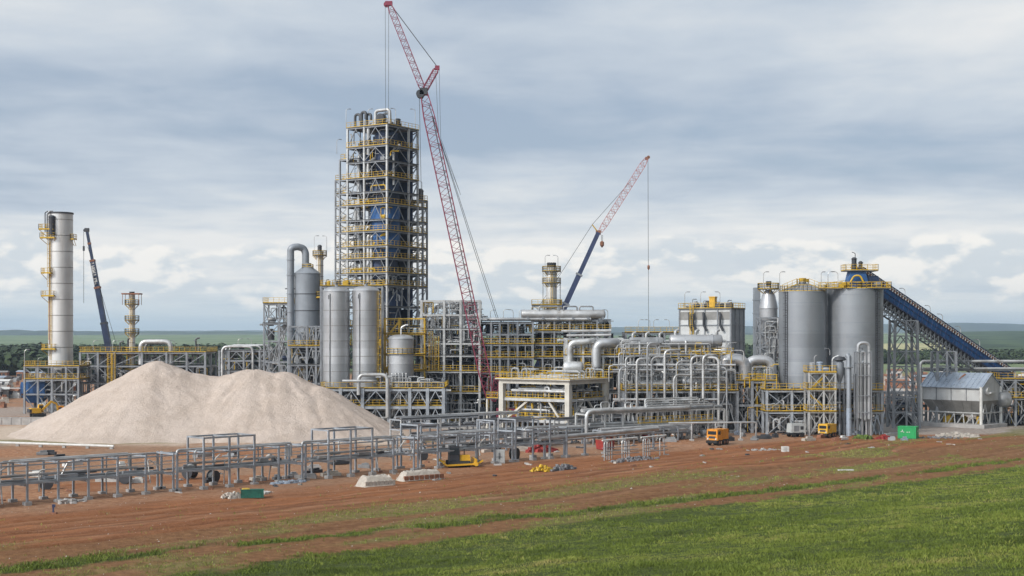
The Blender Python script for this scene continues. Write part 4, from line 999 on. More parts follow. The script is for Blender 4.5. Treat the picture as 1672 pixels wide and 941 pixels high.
# ================================================================== open frames and the long rack
def z_(row, D): return Z(row, D)
T = rack('lattice_frame', 'tall open frame full of curling pale pipes beside the tallest tower', 688, 783, 289, 11, [688, 725, 752, 783], [490, 513, 536, 560, 580, 606, 640], [536, 580, 606, 640], [560, 606, 640], 500, 110, 22, m='steel_light', brace='b', style='X', cat='steel frame', col=.46)
q = F/289
pipes(T, .2, 11.4, .1, 4, Z(560, 289), Z(491, 289), 70, 560, (.1, .19), ('pipe_light', 'pipe_light', 'pipe_grey'), 'ulvz', 'branch_pipe')
b = MB().ladder((2.0, -.4, Z(605, 289)), 8, (0, -1), .8, .12); b.ladder((3.2, -.4, Z(605, 289)), 7, (0, -1), .8, .12); T.add('ladder_frame', b, 'yellow')
T = rack('long_pipe_rack', 'long many storeyed pipe rack right behind the red crane', 783, 870, 290, 14, [783, 802, 816, 830, 845, 870], [526, 545, 562, 584, 608, 640], [526, 562, 584, 608, 640], [562, 584, 608], 600, 110, 26, col=.42, brace='', sides='f')
q = F/290
for i in range(5): T.add('header_pipe', MB().tube([(-6+i*.4, .6+i*2.2, Z(524, 290)+.35), (23, .6+i*2.2, Z(524, 290)+.35)], .32, 10), 'pipe_grey' if i % 2 else 'pipe_light')
T = rack('equipment_rack', 'wide dark equipment rack topped by a fat horizontal duct', 870, 996, 291, 16, [870, 886, 905, 930, 952, 975, 996], [522, 540, 562, 583, 610, 640], [522, 540, 562, 583, 610, 640], [540, 562, 583, 610], 700, 120, 40, brace='', sides='f', col=.36, m='steel')
q = F/291
T = Thing('overhead_duct', 'fat pale horizontal duct lying on the wide equipment rack', 'duct', (X(850, 290), 290.5, Z(522, 291)))
T.add('shell', MB().vessel((0, .5, 1.1), (139/q, .5, 1.1), .95, 22, .5), 'pipe_light'); T.add('shell', MB().vessel((4, 4, 1.0), (132/q, 4, 1.0), .9, 20, .5), 'pipe_grey')
for i in range(6): T.add('saddle', MB().box((1.5+i*3.1, .5, .2), (.4, 2, .5)), 'steel')
for i, (a, c) in enumerate(((30, 62), (70, 92), (96, 118))): T.add('bypass_pipe', MB().tube([(a/q, 0, 1.8), (a/q, 0, 2.7), (c/q, 0, 2.7), (c/q, 0, 1.8)], .16, 8, .4), 'pipe_grey')
rack('dark_filler_rack', 'dark rear rack added to darken the gap behind the long pipe rack', 640, 1000, 309, 8, [640, 680, 720, 760, 800, 850, 900, 950, 1000], [545, 570, 600, 640], [545, 570, 600, 640], [], 800, 60, 60, m='steel_dark', brace='f', style='A')  # dark rack added so the gap behind the long rack looks black
T, r, top = vent_tower(900.5, 310, 8.8, 437, 545, (444, 463, 499), 'stout vent stack with yellow ladder and two ring platforms above the long rack', w=.9)
b = MB(); 
for a in range(0, 360, 30): b.shell(.22, top-.2, top+.9, .8, 8, (.8*math.cos(R(a)), .8*math.sin(R(a)), 0), .02, .2, True)
T.add('nozzle_crown', b, 'steel_dark'); q = F/310
T.add('riser', MB().tube([(-1.9, -.6, Z(520, 310)), (-1.9, -.6, Z(445, 310))], .1, 6), 'pipe_grey'); T.add('riser', MB().tube([(1.9, -.4, Z(520, 310)), (1.9, -.4, Z(462, 310))], .1, 6), 'pipe_grey')
T = Thing('stack_platform', 'square yellow railed platform at the foot of the stout vent stack', 'platform', (X(870, 307), 307, 0)); q = F/307
frame(T, [0, 20/q, 46/q], [0, 5], [Z(511, 307), Z(498, 307)], 'steel', .26, .24, (Z(511, 307), Z(498, 307)), (Z(511, 307), Z(498, 307)), 'flr', 'f', 'X', Z(540, 307))
lamp((X(890, 310), 310, Z(445, 310)), 20, 3.4, 'short lamp post on the crown of the stout vent stack', 'lamps on the stout vent stack'); lamp((X(911, 310), 310, Z(445, 310)), 160, 3.4, 'short lamp post on the crown of the stout vent stack', 'lamps on the stout vent stack')
for i, px in enumerate((772, 786, 800, 822, 838, 848, 872, 994)): lamp((X(px, 291), 291+(i % 3)*3, Z(526, 291)), (0, 200, 10)[i % 3], 2.2, 'short lamp post on top of the long pipe racks', 'lamps along the long racks')

# telescopic crane with lattice jib
D = 342; q = F/D
f = Vector((X(917, D), D, 0)); 
def C(px, row, dy=0): return Vector((X(px, D), D+dy, Z(row, D)))-Vector((bx, D, 0))
sl_ = (X(978, D)-X(917, D))/(Z(379, D)-Z(512, D)); bx = X(917, D)-sl_*(Z(512, D)-3.4)
T = Thing('mobile_crane', 'blue telescopic crane carrying a pink lattice jib over the plant', 'crane', (bx, D, 0)); tele_body(T, 0, D)
f = Vector((0, 0, 3.4)); k = C(977, 380); tip = C(1056, 259)
def bl(t): return f.lerp(k, t)
for a, c, w in ((0, .56, 1.7), (.56, .74, 1.45), (.74, 1., 1.2)): T.add('boom', MB().bar(bl(a), bl(c), w*.85, w), 'boom_blue')
for a, w in ((.56, 1.9), (.74, 1.7)): T.add('collar', MB().bar(bl(a)-Vector((.1, 0, .2)), bl(a)+Vector((.1, 0, .2)), w, w), 'steel')
T.add('boom_head', MB().box(tuple(k), (1.2, 1.1, 1.0)), 'rust')
T.add('jib', MB().lattice(k+Vector((.5, 0, .3)), tip, 1.3, 1.4, 22, .12, .075, (.7, .5), (1, 0, 0)), 'crane_pink')
T.add('jib_strut', MB().bar(k, C(967, 367), .25).bar(k+Vector((0, .5, 0)), C(967, 367), .2), 'yellow')
T.add('jib_head', MB().box(tuple(tip), (.8, .6, .7)).lathe([(.1, -.2), (.4, -.2), (.4, .2), (.1, .2)], 12, tip+Vector((.4, 0, .3)), (0, 1, 0)), 'rust')
for a, c in ((C(967, 367), C(1030, 296)), (C(967, 367), C(915, 448)), (C(915, 448), C(880, 500)), (C(1058, 262), C(1059, 540)), (C(982, 384), C(982, 396)), (C(984, 384), C(984, 396))): T.add('cable', MB().tube([a, c], .055, 5), 'cable')
c = C(983, 399); T.add('hook_block', MB().lathe([(.1, -.8), (.5, -.3), (.5, .5), (.15, .8)], 10, c), 'rust'); T.add('hook_block', MB().lathe([(.1, -.6), (.3, -.2), (.3, .4), (.1, .6)], 10, C(1059, 437)), 'rust')
# ================================================================== exchanger structure (middle right)
D = 256; q = F/D; x0p = 1000
T = Thing('exchanger_structure', 'crowded grey structure stacked with shiny exchangers and hooped pipes', 'steel structure', (X(x0p, D), D, 0))
def lx(px): return (px-1000)/q
za, zb = Z(638, D), Z(579, 261)
xs = [lx(p) for p in (1018, 1060, 1085, 1126, 1165, 1204)]
frame(T, xs, [0, 4.6], [za], 'steel', .42, .4, (za,), (za,), 'flr', 'f', 'A')
frame(T, xs, [5.2, 10, 15], [za-.02, Z(608, 261), zb], 'steel', .4, .36, (za-.02, zb), (zb,), 'flr', 'lr', 'X')
xs2 = [lx(p) for p in (1204.8, 1231, 1250, 1271)]; zr = Z(622, 258)
frame(T, xs2, [2, 9], [Z(660, 258), zr], 'steel', .5, .42, (zr,), (zr,), 'fr', 'f', 'X')
pipes(T, xs[0], xs[-1], .6, 4.2, za+.3, zb+2.2, 60, 1420, (.05, .11), ('pipe_light', 'pipe_grey', 'pipe_light', 'yellow', 'pipe_dark'), 'uvlzh', 'small_pipe'); pipes(T, xs2[0], xs2[-1], 1.5, 5, .3, zr+3, 40, 1421, (.05, .12), ('pipe_light', 'pipe_grey', 'yellow'), 'uvlzh', 'small_pipe')
pipes(T, xs[0], xs[-1], .5, 4.2, .4, za-.6, 40, 1400, (.08, .2), ('pipe_grey', 'pipe_light', 'pipe_dark', 'steel')); pipes(T, xs[0], xs[-1], .2, 4.4, za+.3, za+3.5, 34, 1401, (.1, .24), name='process_pipe')
pipes(T, xs[0], xs[-1], 5, 9, za+.4, zb-.5, 50, 1402, (.12, .28), name='riser_pipe', kinds='uhvl'); pipes(T, xs[0], xs[-1], 5.5, 12, zb+.2, zb+2.6, 36, 1403, (.08, .2), name='top_pipe', kinds='uhl')
pipes(T, xs2[0], xs2[-1], 2, 8, .4, zr-.6, 26, 1404, (.1, .24), name='drain_pipe'); gear(T, xs[0], xs[-1], 2, 14, .05, 26, 1405, smax=2.8); gear(T, xs2[0], xs2[-1], 3, 9, .05, 9, 1406, smax=2.6)
gear(T, xs[0], xs[-1], 7, 14, za+.1, 14, 1407, smax=2.4); gear(T, xs[0], xs[-1], 9, 14, zb+.1, 12, 1408, ('pipe_grey', 'steel_dark', 'yellow'), smax=1.6)
back_panels(T, xs, 15.3, [.1, 4.3, za-.3, zb-.3], 1411, .85); back_panels(T, xs2, 9.3, [.1, 4.8, zr-.3], 1412, .9); back_panels(T, xs, 8.5, [.1, 4.3], 1413, .6)
# tall hooped pipes in front
g = random.Random(1410)
for i, (px, rt, w, rr, m) in enumerate(((1021, 583, 15, .26, 'pipe_light'), (1039, 586, 16, .3, 'pipe_light'), (1063, 583, 30, .26, 'pipe_light'), (1084, 572, 26, .32, 'pipe_light'), (1103, 590, 26, .22, 'pipe_light'), (1127, 582, 28, .3, 'pipe_light'), (1146, 580, 22, .34, 'pipe_light'), (1171, 584, -24, .34, 'pipe_light'), (1184, 600, -16, .2, 'pipe_grey'), (1010, 600, 20, .2, 'pipe_grey'), (1055, 560, 24, .2, 'pipe_grey'), (1098, 612, 34, .24, 'pipe_light'))):
    zt = Z(rt, D-1)
    T.add('hoop_pipe', MB().tube([(lx(px), -1.0-.12*i, .2 if i % 3 else za-2), (lx(px), -1.0-.12*i, zt), (lx(px)+w/q, -.4-.1*i, zt), (lx(px)+w/q, 1.5, zt-.1), (lx(px)+w/q, 1.6, zt-2.4)], rr*.74, 12, 1.1), m)
for i in range(44):
    px = g.uniform(1006, 1200); y = g.uniform(.7, 4.2); zt = g.uniform(za+1.5, zb+2.2); w = g.uniform(.8, 2.8)*g.choice((-1, 1)); rr = g.uniform(.06, .15)
    T.add('slim_pipe', MB().tube([(lx(px), y, g.choice((.2, za+.2, za-2))), (lx(px), y, zt), (lx(px)+w, y+.02, zt), (lx(px)+w, y+.02, zt-g.uniform(1, 4))], rr, 9, .6), g.choice(('pipe_light', 'pipe_light', 'pipe_grey')))
for i, (r_, m) in enumerate(((596, 'pipe_light'), (604, 'pipe_grey'), (652, 'pipe_light'), (668, 'pipe_grey'))):
    T.add('header_pipe', MB().tube([(lx(1000), -.7-.15*i, Z(r_, D)), (lx(1200-14*i), -.7-.15*i, Z(r_, D))], .2, 10), m)
def exchanger(px0, px1, row, D, rr, z0, label, m='cladding', end=True):
    q = F/D; zc = Z(row, D); L = (px1-px0)/q; T = Thing('heat_exchanger', label, 'heat exchanger', (X(px0, D), D, z0)); h = zc-z0
    T.add('shell', MB().vessel((0, 0, h), (L, 0, h), rr, 26, .35), m)
    b = MB(); b.lathe([(rr, -.1), (rr*1.16, -.08), (rr*1.16, .08), (rr, .1)], 26, (L*.8, 0, h), (1, 0, 0)); T.add('flange', b, m)
    for f_ in (.18, .72): T.add('saddle', MB().box((L*f_, 0, h*.4), (.4, rr*1.5, h*.8)), 'steel')
    for f_ in (.12, .5, .88): T.add('nozzle', MB().tube([(L*f_, 0, h+rr*.9), (L*f_, 0, h+rr+.6), (L*f_+.6, .3, h+rr+.9)], rr*.22, 10, .4), 'pipe_light')
    T.add('nozzle', MB().tube([(L*.3, -rr*.8, h), (L*.3, -rr-.5, h), (L*.3, -rr-.5, 0)], rr*.2, 9, .4), 'pipe_light')
exchanger(1092, 1180, 557, 262.5, 1.2, zb+.06, 'big shiny exchanger drum on the top deck below the ribbed tank house')
exchanger(1026, 1084, 560, 262.5, 1.05, zb+.06, 'grey exchanger drum on the top deck, farther from the silos', 'pipe_grey')
exchanger(1036, 1108, 627, 258, .72, za+.06, 'slim pale exchanger on the lower railed deck, behind hooped pipes', 'pipe_light')
exchanger(1112, 1190, 624, 258.3, 1.0, za+.06, 'fat shiny exchanger on the lower railed deck near its end', 'cladding')
exchanger(1108, 1150, 600, 263, .9, Z(608, 261), 'short grey drum tucked between the two railed decks', 'pipe_grey')
T = Thing('transfer_pipes', 'fat shiny inverted U pipes on the deck beside the first concrete coloured silo', 'pipes', (X(1180, 260), 260, zr+.06)); q = F/260
for i, (a, c, rt, rr) in enumerate(((1180-1180, 36, 588, 1.15), (42, 82, 588, .85), (14, 60, 597, .55), (-26, 24, 584, .6))):
    T.add('pipe', MB().tube([(a/q, i*.9, 0), (a/q, i*.9, Z(rt, 260)-zr), (c/q, i*.9, Z(rt, 260)-zr), (c/q, i*.9, .1)], rr, 18, 1.9 if rr > .7 else 1.2), 'cladding' if rr > .6 else 'pipe_light')
    T.add('flange', MB().lathe([(rr, -.12), (rr+.18, -.1), (rr+.18, .1), (rr, .12)], 18, (a/q, i*.9, 1.2)), 'pipe_grey')
pipes(T, 0, 9, 1, 5, .1, 3.6, 24, 1500, (.1, .25), ('pipe_light', 'pipe_grey', 'yellow'), name='branch_pipe', kinds='uvl')
# left end of it, behind the concrete frame
T = rack('piping_rack', 'open grey rack with a fat elbow duct behind the pale concrete frame', 925, 1018, 266, 10, [925, 952, 985, 1016], [552, 580, 605, 640], [580, 605, 640], [580, 605], 1520, 90, 20, m='steel_light', brace='', sides='f')
q = F/266
T.add('elbow_duct', MB().tube([((973-925)/q, -.8, Z(600, 266)), ((973-925)/q, -.8, Z(560, 266)), ((1003-925)/q, -.8, Z(560, 266)), ((1012-925)/q, 2, Z(560, 266))], .92, 18, 2.0), 'cladding')
T.add('elbow_pipe', MB().tube([(.6, -1, Z(592, 266)), (.6, -1, Z(560, 266)), (4.6, -1, Z(557, 266)), (6., 2, Z(557, 266))], .55, 14, 1.2), 'pipe_light')
for i, r_ in enumerate((541, 548)): T.add('roof_pipe', MB().tube([(-1+i, -.5, Z(r_, 266)), (8.4, -.5, Z(r_-1, 266))], .26, 10), 'pipe_light')
b = MB().vessel(((918-925)/q, -2.2, Z(600, 264)), ((952-925)/q, -2.2, Z(600, 264)), 1.1, 24, .5); T.add('drum', b, 'pipe_light')
# rear deck edge with lamps
T = rack('rear_walkway', 'low yellow railed deck in the gap between the blue crane and the tank house', 1022, 1116, 300, 8, [1022, 1050, 1085, 1116], [543, 560, 590], [543], [543], 1600, 30, 4, brace='', sides='f')
for i, px in enumerate((1043, 1068, 1094, 1062)): lamp((X(px, 300), 301, Z(545, 300)), (10, 20, 180, 190)[i], 2.6, 'thin lamp post on the low deck between blue crane and tank house', 'lamps on the rear deck')

# ================================================================== tank house
D = 284; q = F/D
T = Thing('tank_house', 'square ribbed steel bin with yellow railed roof and an orange box on top', 'bin', (X(1193, D), D, 0), -30)
L, W = 78/q/math.cos(R(30)), 37/q/.62; zt = Z(505, D); zbm = 9
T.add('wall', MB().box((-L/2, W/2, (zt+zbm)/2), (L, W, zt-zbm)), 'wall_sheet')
b = MB()
for i in range(5): b.box((-L*i/4, -.06, (zt+zbm)/2), (.22, .3, zt-zbm))
for i in range(4): b.box((.06, W*i/3, (zt+zbm)/2), (.3, .3, zt-zbm))
for z in (zt-3.2, zt-6.5): b.box((-L/2, -.09, z), (L+.2, .24, .2)); b.box((.09, W/2, z), (.24, W, .2))
T.add('rib_frame', b, 'steel')
T.add('side_shade_panel', MB().box((.035, W/2, (zt+zbm)/2), (.06, W-.1, zt-zbm-.1)), 'separator_grey')  # darker sheet paints the shade of this face into its colour
T.add('stained_panel', MB().box((-L*.5, -.035, zt-1.3), (L-.3, .06, 1.6)), 'hopper_steel')
for i, x in enumerate((-L*.80, -L*.72, -L*.52, -L*.2)): T.add('chute', MB().tube([(x, -.4, zt-.7), (x+.3, -.8, zt-1.4), (x+.2, -.6, zt-3.2), (x+.8, -.5, zt-4.4)], .24, 10, .6), 'steel_dark')
rf = T.add('roof', MB().box((-L/2, W/2, zt+.12), (L+.6, W+.6, .2)), 'deck'); T.add('railing_frame', MB().rail([(-L-.2, -.2, zt+.2), (.2, -.2, zt+.2), (.2, W+.2, zt+.2), (-L-.2, W+.2, zt+.2)], closed=True), 'yellow', rf)
T.add('ladder_frame', MB().ladder((-L*.73, -.7, zbm), zt-zbm+1, (0, -1), .7, .1), 'yellow')
T.add('roof_box', MB().box((-L*.42, W*.3, zt+1.5), (1.2, 1.2, 2.0)).box((-L*.42, W*.3, zt+2.55), (1.4, 1.4, .2)), 'machine_yellow')
gear(T, -L+.6, -.6, .6, W-1, zt+.22, 14, 1700, ('steel_dark', 'pipe_grey', 'pipe_grey', 'pipe_dark'), 1.4)
b = MB().box((-L/2, W/2, zbm/2), (L*.94, W*.94, zbm)); T.add('base_block', b, 'steel_dark')
for i, (px, r_) in enumerate(((1146, 500), (1178, 500), (1120, 502))): lamp((X(px, 287), 289, zt+.25), (20, 200, 10)[i], 3., 'thin lamp post on the ribbed tank house roof', 'lamps on the tank house')
# dark duct and slender vessel tower
D = 272; q = F/D
T = Thing('dark_duct', 'dark grey square vertical duct beside the slender vessel tower', 'duct', (X(1235.5, D), D, 0)); T.add('shaft', MB().box((0, 0, Z(470, D)/2), (1.15, 1.6, Z(470, D))), 'separator_grey')
b = MB()
for r_ in (490, 512, 535, 560): b.box((0, 0, Z(r_, D)), (1.3, 1.75, .2))
T.add('flange_rib', b, 'separator_grey')
D = 268; q = F/D
T = Thing('vessel_tower', 'slender silver domed vessel caged in a lattice, next to the silo', 'vessel tower', (X(1255, D), D, 0)); r = 14.5/q
T.add('shell', MB().lathe([(1.0, Z(600, D)), (r, Z(588, D)), (r, Z(505, D)), (r*1.05, Z(504, D)), (r*.98, Z(498, D)), (r*.72, Z(482, D)), (.6, Z(474, D)), (.5, Z(468, D))], 28), 'cladding')
frame(T, [-r-.3, r+.35], [-r-.3, r+.35], [Z(640, D), Z(610, D), Z(588, D), Z(565, D), Z(542, D), Z(518, D)], 'steel', .28, .26, (), (), '', 'flr', 'X')
frame_z = Z(473, D); ring_deck(T, .8, frame_z, 1.3); T.add('motor', MB().box((0, 0, Z(468, D)+.5), (.9, .9, 1)).shell(.35, Z(466, D), Z(461, D), .5, 12, (0, 0, 0), .03, .2, True), 'steel_dark')
pipes(T, -1.4, 1.4, -2.4, -1.9, Z(600, D), Z(520, D), 12, 1800, (.08, .16))

# ================================================================== big silos
def big_silo(px, D, hw, rt, rb, apex, label, lad):
    q = F/D; r = hw/q; z1, z0 = Z(rt, D), Z(rb, D); T = Thing('storage_silo', label, 'silo', (X(px, D), D, 0))
    T.add('shell', MB().shell(r, z0, z1, 2.6, 64, lip=.03), 'silo_steel')
    add_seams(T, r, z0, z1, 2.6, .07, 64, 'separator_grey', .02)
    rf = T.add('roof', MB().lathe([(r*1.01, z1), (r*.99, z1+.1), (r*.16, Z(apex, D)), (r*.16, Z(apex, D)+.5), (.01, Z(apex, D)+.55)], 48), 'silo_steel')
    b = MB()
    for k in range(24): a = R(15*k); b.bar((r*math.cos(a), r*math.sin(a), z1+.12), (r*.16*math.cos(a), r*.16*math.sin(a), Z(apex, D)+.08), .09)
    T.add('rib', b, 'silo_steel', rf)
    T.add('railing_frame', MB().rail([((r-.05)*math.cos(R(a)), (r-.05)*math.sin(R(a)), z1+.05) for a in range(0, 360, 10)], closed=True, step=1.6), 'yellow', rf)
    T.add('railing_frame', MB().rail([(r*.25*math.cos(R(a)), r*.25*math.sin(R(a)), Z(apex, D)-.2) for a in range(0, 360, 45)], closed=True, step=1.), 'yellow', rf)
    T.add('hatch', MB().shell(.6, Z(apex, D)+.3, Z(apex, D)+1.1, .5, 12, lip=.05).box((.8, 0, Z(apex, D)+.7), (.6, .5, .5)), 'yellow', rf)
    T.add('roof_stair_frame', MB().rail([(r*.9, -1, z1+.2), (r*.25, -.4, Z(apex, D)-.1)], step=1.), 'yellow', rf)
    T.add('roof_stair_frame', MB().rail([(-r*.9, -1, z1+.2), (-r*.25, -.4, Z(apex, D)-.1)], step=1.), 'yellow', rf)
    for l_ in lad: T.add('ladder_frame', MB().ladder((r*l_, -r*math.sqrt(1-l_*l_)-.12, z0), z1-z0, (l_, -math.sqrt(1-l_*l_)), .6, .1), 'steel_dark')
    T.add('cone', MB().lathe([(.8, 2.2), (r*.96, z0)], 40), 'pipe_dark')
    for k in range(12): a = R(30*k+15); T.box('leg', (.45, .45, z0), (r*.95*math.cos(a), r*.95*math.sin(a), z0/2), 'steel_blue')
    return T, r, z1
big_silo(1310.5, 262, 38.5, 477, 632, 464, 'big grey silo with a steep cone roof, nearer the exchangers', (-.82,))
T, r, z1 = big_silo(1395.5, 263, 45.5, 473, 641, 466, 'widest grey silo, under the conveyor head', (.58,))
D = 253; q = F/D
T = Thing('silo_base_frame', 'grey steel frame with yellow railed decks under the two big silos', 'steel frame', (X(1250, D), D, 0)); xs = [(p-1250)/q for p in (1252, 1293, 1320, 1345, 1378, 1440)]
frame(T, xs, [0, 4, 15], [Z(672, D), Z(637, D)], 'steel_blue', .42, .36, (Z(637, D), Z(672, D)), (Z(637, D), Z(672, D)), 'fl', 'f', 'X', bw=.11)
back_panels(T, xs, 15.3, [.1, 4., 7.8], 1909, .9); back_panels(T, xs, 7.5, [.1, 4.], 1908, .5)
pipes(T, .5, xs[-1], .3, 4, .3, 3.6, 50, 1900, (.1, .24)); pipes(T, .5, xs[-1], .5, 5, 4.5, 7.6, 30, 1901, (.08, .2)); gear(T, .6, xs[-1], 4, 14, .05, 34, 1902, smax=3); gear(T, .6, xs[-1], 4, 14, 4.2, 22, 1903, smax=2.4)
for i in range(12): T.add('leg_brace', MB().bar((xs[4]+i*.62, -.4-.02*i, .1), (xs[4]+i*.62+(-1)**i*1.1, .2, 4.2), .2), 'steel_blue')
D = 249; q = F/D
T = Thing('stair_platform', 'narrow yellow railed steel tower in front of the big silos', 'platform tower', (X(1321, D), D, 0)); xs = [0, (1345-1321)/q, (1364-1321)/q]
zs = [Z(r_, D) for r_ in (672, 636, 608)]; frame(T, xs, [0, 3.6], zs, 'steel_light', .3, .26, zs, zs, 'flr', 'fr', 'X', bw=.1)
pipes(T, 0, 4.6, .2, 3, .3, Z(612, D), 24, 1950, (.08, .18)); gear(T, .6, 4, .8, 3, zs[2]+.06, 3, 1951, ('roof_sheet', 'pipe_grey'), 1.5); b = MB()
for x, z, s in ((2, zs[1], 1), (2, zs[0], -1)):
    for y in (.6, 1.5): b.bar((x-s*1.6, y, z), (x+s*1.6, y, z+2.9), .1, .26)
T.add('stair_flight', b, 'yellow')
lamp((X(1330, D), D+.2, zs[2]), 30, 2.6, 'yellow topped lamp post on the narrow tower before the silos', None)
T = Thing('dust_duct', 'tall plain grey pipe column standing before the widest silo', 'pipe column', (X(1386, 249), 249, 0)); q = F/249
T.add('shaft', MB().tube([(0, 0, 0), (0, 0, Z(583, 249)), (-.2, .3, Z(580, 249))], .46, 16), 'separator_grey'); T.add('lower_sleeve', MB().tube([(0, 0, 0), (0, 0, 5)], .5, 16), 'roof_sheet')
T.add('flange', MB().lathe([(.45, -.1), (.75, -.08), (.75, .08), (.45, .1)], 18, (0, 0, Z(600, 249))), 'steel')
T = Thing('dust_filter', 'small mushroom capped filter beside the plain pipe column', 'filter', (X(1371, 251), 251, 0)); 
T.add('body', MB().lathe([(.25, Z(625, 251)), (.75, Z(612, 251)), (.75, Z(592, 251)), (.5, Z(590, 251))], 18), 'separator_grey'); T.add('cap', MB().lathe([(.4, Z(590, 251)), (1.2, Z(588, 251)), (.9, Z(583, 251)), (.1, Z(582, 251))], 18), 'steel_dark')
T.add('inlet_pipe', MB().tube([(-1.3, 0, 3), (-1.3, 0, Z(585, 251)), (-.2, 0, Z(581, 251))], .16, 8, .8), 'pipe_light'); T.add('post', MB().tube([(.9, 0, 0), (.9, 0, Z(600, 251))], .14, 8), 'steel'); T.add('post', MB().tube([(0, 0, 0), (0, 0, Z(622, 251))], .2, 8), 'steel')
T = Thing('loop_pipes', 'cluster of shiny hooped riser pipes before the widest silo', 'pipes', (X(1400, 250), 250, 0)); q = F/250
for i, (a, c, rt, rr, zl) in enumerate(((1401, 1419, 560, .3, 3.2), (1406, 1413, 575, .2, 3), (1396, 1397, 612, .2, 4), (1409, 1416, 590, .2, .2), (1403, 1411, 568, .15, 1), (1421, 1424, 620, .2, .2))):
    T.add('pipe', MB().tube([((a-1400)/q, i*.2, zl), ((a-1400)/q, i*.2, Z(rt, 250)), ((c-1400)/q, i*.2, Z(rt, 250)), ((c-1400)/q, i*.2, zl-.2)], rr, 10, .9), 'cladding')
frame(T, [-.2, 2.4], [-.4, 1.2], [Z(672, 250), Z(645, 250), Z(612, 250), Z(592, 250), Z(574, 250)], 'steel', .16, .16)
lamp((X(1349, 262), 259, Z(580, 262)), 200, .9, 'bracket lamp in the gap between the two big silos', None)
for i, (px, rz) in enumerate(((1242, 20), (1268, 20), (1346, 0), (1362, 180), (1335, 40))): lamp((X(px, 262), 259, Z(473, 262)), rz, 2.8, 'thin lamp post along the railed silo tops', 'lamps on the silo tops')
T = Thing('roof_walkway', 'yellow railed walkway joining the two big silo tops', 'walkway', (X(1336, 260), 259, Z(472, 260))); q = F/260
T.box('platform', (34/q, 1.6, .14), (17/q, 0, 0), 'deck'); T.add('railing_frame', MB().rail([(0, -.8, .07), (34/q, -.8, .07)]).rail([(0, .8, .07), (34/q, .8, .07)]), 'yellow')

# ================================================================== conveyor
hd = Vector((X(1396, 264), 264, Z(448, 264))); tl = Vector((X(1646, 292), 292, Z(616, 292))); dv = (tl-hd); Lc = dv.length; dn = dv.normalized()
sd = Vector((-dn.y, dn.x, 0)).normalized(); upv = sd.cross(dn)*-1; upv = upv if upv.z > 0 else -upv
T = Thing('conveyor', 'long sloping blue conveyor gallery running down from the silo head', 'conveyor', tuple(hd))
def cp(t, s_=0., u=0.): return dn*(Lc*t)+sd*s_+upv*u
def slab(t0, t1, s_, u0, u1, w):
    b = MB(); vs = [cp(t, s_+k, u) for t in (t0, t1) for k, u in ((-w/2, u0), (w/2, u0), (w/2, u1), (-w/2, u1))]; b._add(vs, MB.BF); return b
for s_ in (-1.35, 1.35):
    p = T.add('side_panel', slab(0, 1, s_, -1.5, .55, .1), 'blue'); b = MB(); n = 34
    for i in range(n+1): b.bar(cp(i/n, s_*1.06, -1.5), cp(i/n, s_*1.06, .55), .1)
    b.bar(cp(0, s_*1.06, -.4), cp(1, s_*1.06, -.4), .12); b.bar(cp(0, s_*1.06, .55), cp(1, s_*1.06, .55), .16); b.bar(cp(0, s_*1.06, -1.5), cp(1, s_*1.06, -1.5), .2)
    T.add('rib_frame', b, 'boom_blue', p)
T.add('belt', slab(0, 1, 0, .75, .9, 2.0), 'rubber'); T.add('floor_plate', slab(0, 1, 0, -1.55, -1.45, 2.6), 'steel_dark')
T.add('cover', slab(0, 1, .3, 1.35, 1.6, 2.6), 'boom_blue')
b = MB(); n = 62
for i in range(n): b.bar(cp((i+.5)/n, -1.3, .5), cp((i+.5)/n, -1.3, 1.4), .32, .14)
T.add('idler_rib', b, 'white'); b = MB()
for i in range(n): b.bar(cp((i+.05)/n, -1.28, .5), cp((i+.5)/n, -1.28, 1.3), .2)
T.add('idler_bracket_lattice', b, 'rust')
b = MB(); b.bar(cp(0, -1.5, 1.42), cp(1, -1.5, 1.42), .14); T.add('guard_rail', b, 'boom_blue')
b = MB(); n = 40
for s_ in (-1.2, 1.2):
    b.bar(cp(.12, s_, -3.4), cp(.97, s_, -3.4), .24)
    for i in range(int(n*.1)+1, n-1):
        a, c = i/n, (i+1)/n; b.bar(cp(a, s_, -1.6), cp((a+c)/2, s_, -3.4), .14); b.bar(cp((a+c)/2, s_, -3.4), cp(c, s_, -1.6), .14)
        b.bar(cp(a, s_, -2.5), cp(c, s_, -2.5), .1)
for i in range(5, 39): b.bar(cp(i/n, -1.2, -3.4), cp(i/n, 1.2, -3.4), .12)
T.add('truss_lattice', b, 'steel')
for i, t in enumerate((.26, .42, .5, .62, .75)): lamp(tuple(hd+cp(t, -1.4, 1.0)), 190, 1.5, 'short lamp post on the sloping blue conveyor', 'lamps on the conveyor')
T = Thing('head_house', 'blue conveyor head house with yellow deck on the widest silo', 'conveyor head', (X(1396, 262), 261, Z(475, 262))); q = F/262
T.add('casing', MB().box((0, 0, 1.8), (4.2, 3.4, 3.4), 0, (.66, .8)), 'blue'); T.add('casing', MB().box((2.6, .3, 1.5), (3.6, 2.6, 2.4), 0, (.7, .9)), 'navy')
d = T.box('platform', (6.0, 3.8, .14), (.6, 0, 3.62), 'deck'); T.add('railing_frame', MB().rail([(-3, -1.9, .07), (3, -1.9, .07), (3, 1.9, .07), (-3, 1.9, .07)], closed=True, step=1), 'yellow', d)
for x, h, r_ in ((-.5, 2.2, .45), (.7, 1.5, .36)): T.add('motor', MB().shell(r_, 3.68, 3.68+h, .45, 14, (x, -.4, 0), .08, .3, True), 'steel_dark')
T.add('mast', MB().tube([(-.3, -.4, 5.8), (-.3, -.4, 6.9), (-.9, -.4, 7.1)], .07, 6, .3), 'steel_dark')
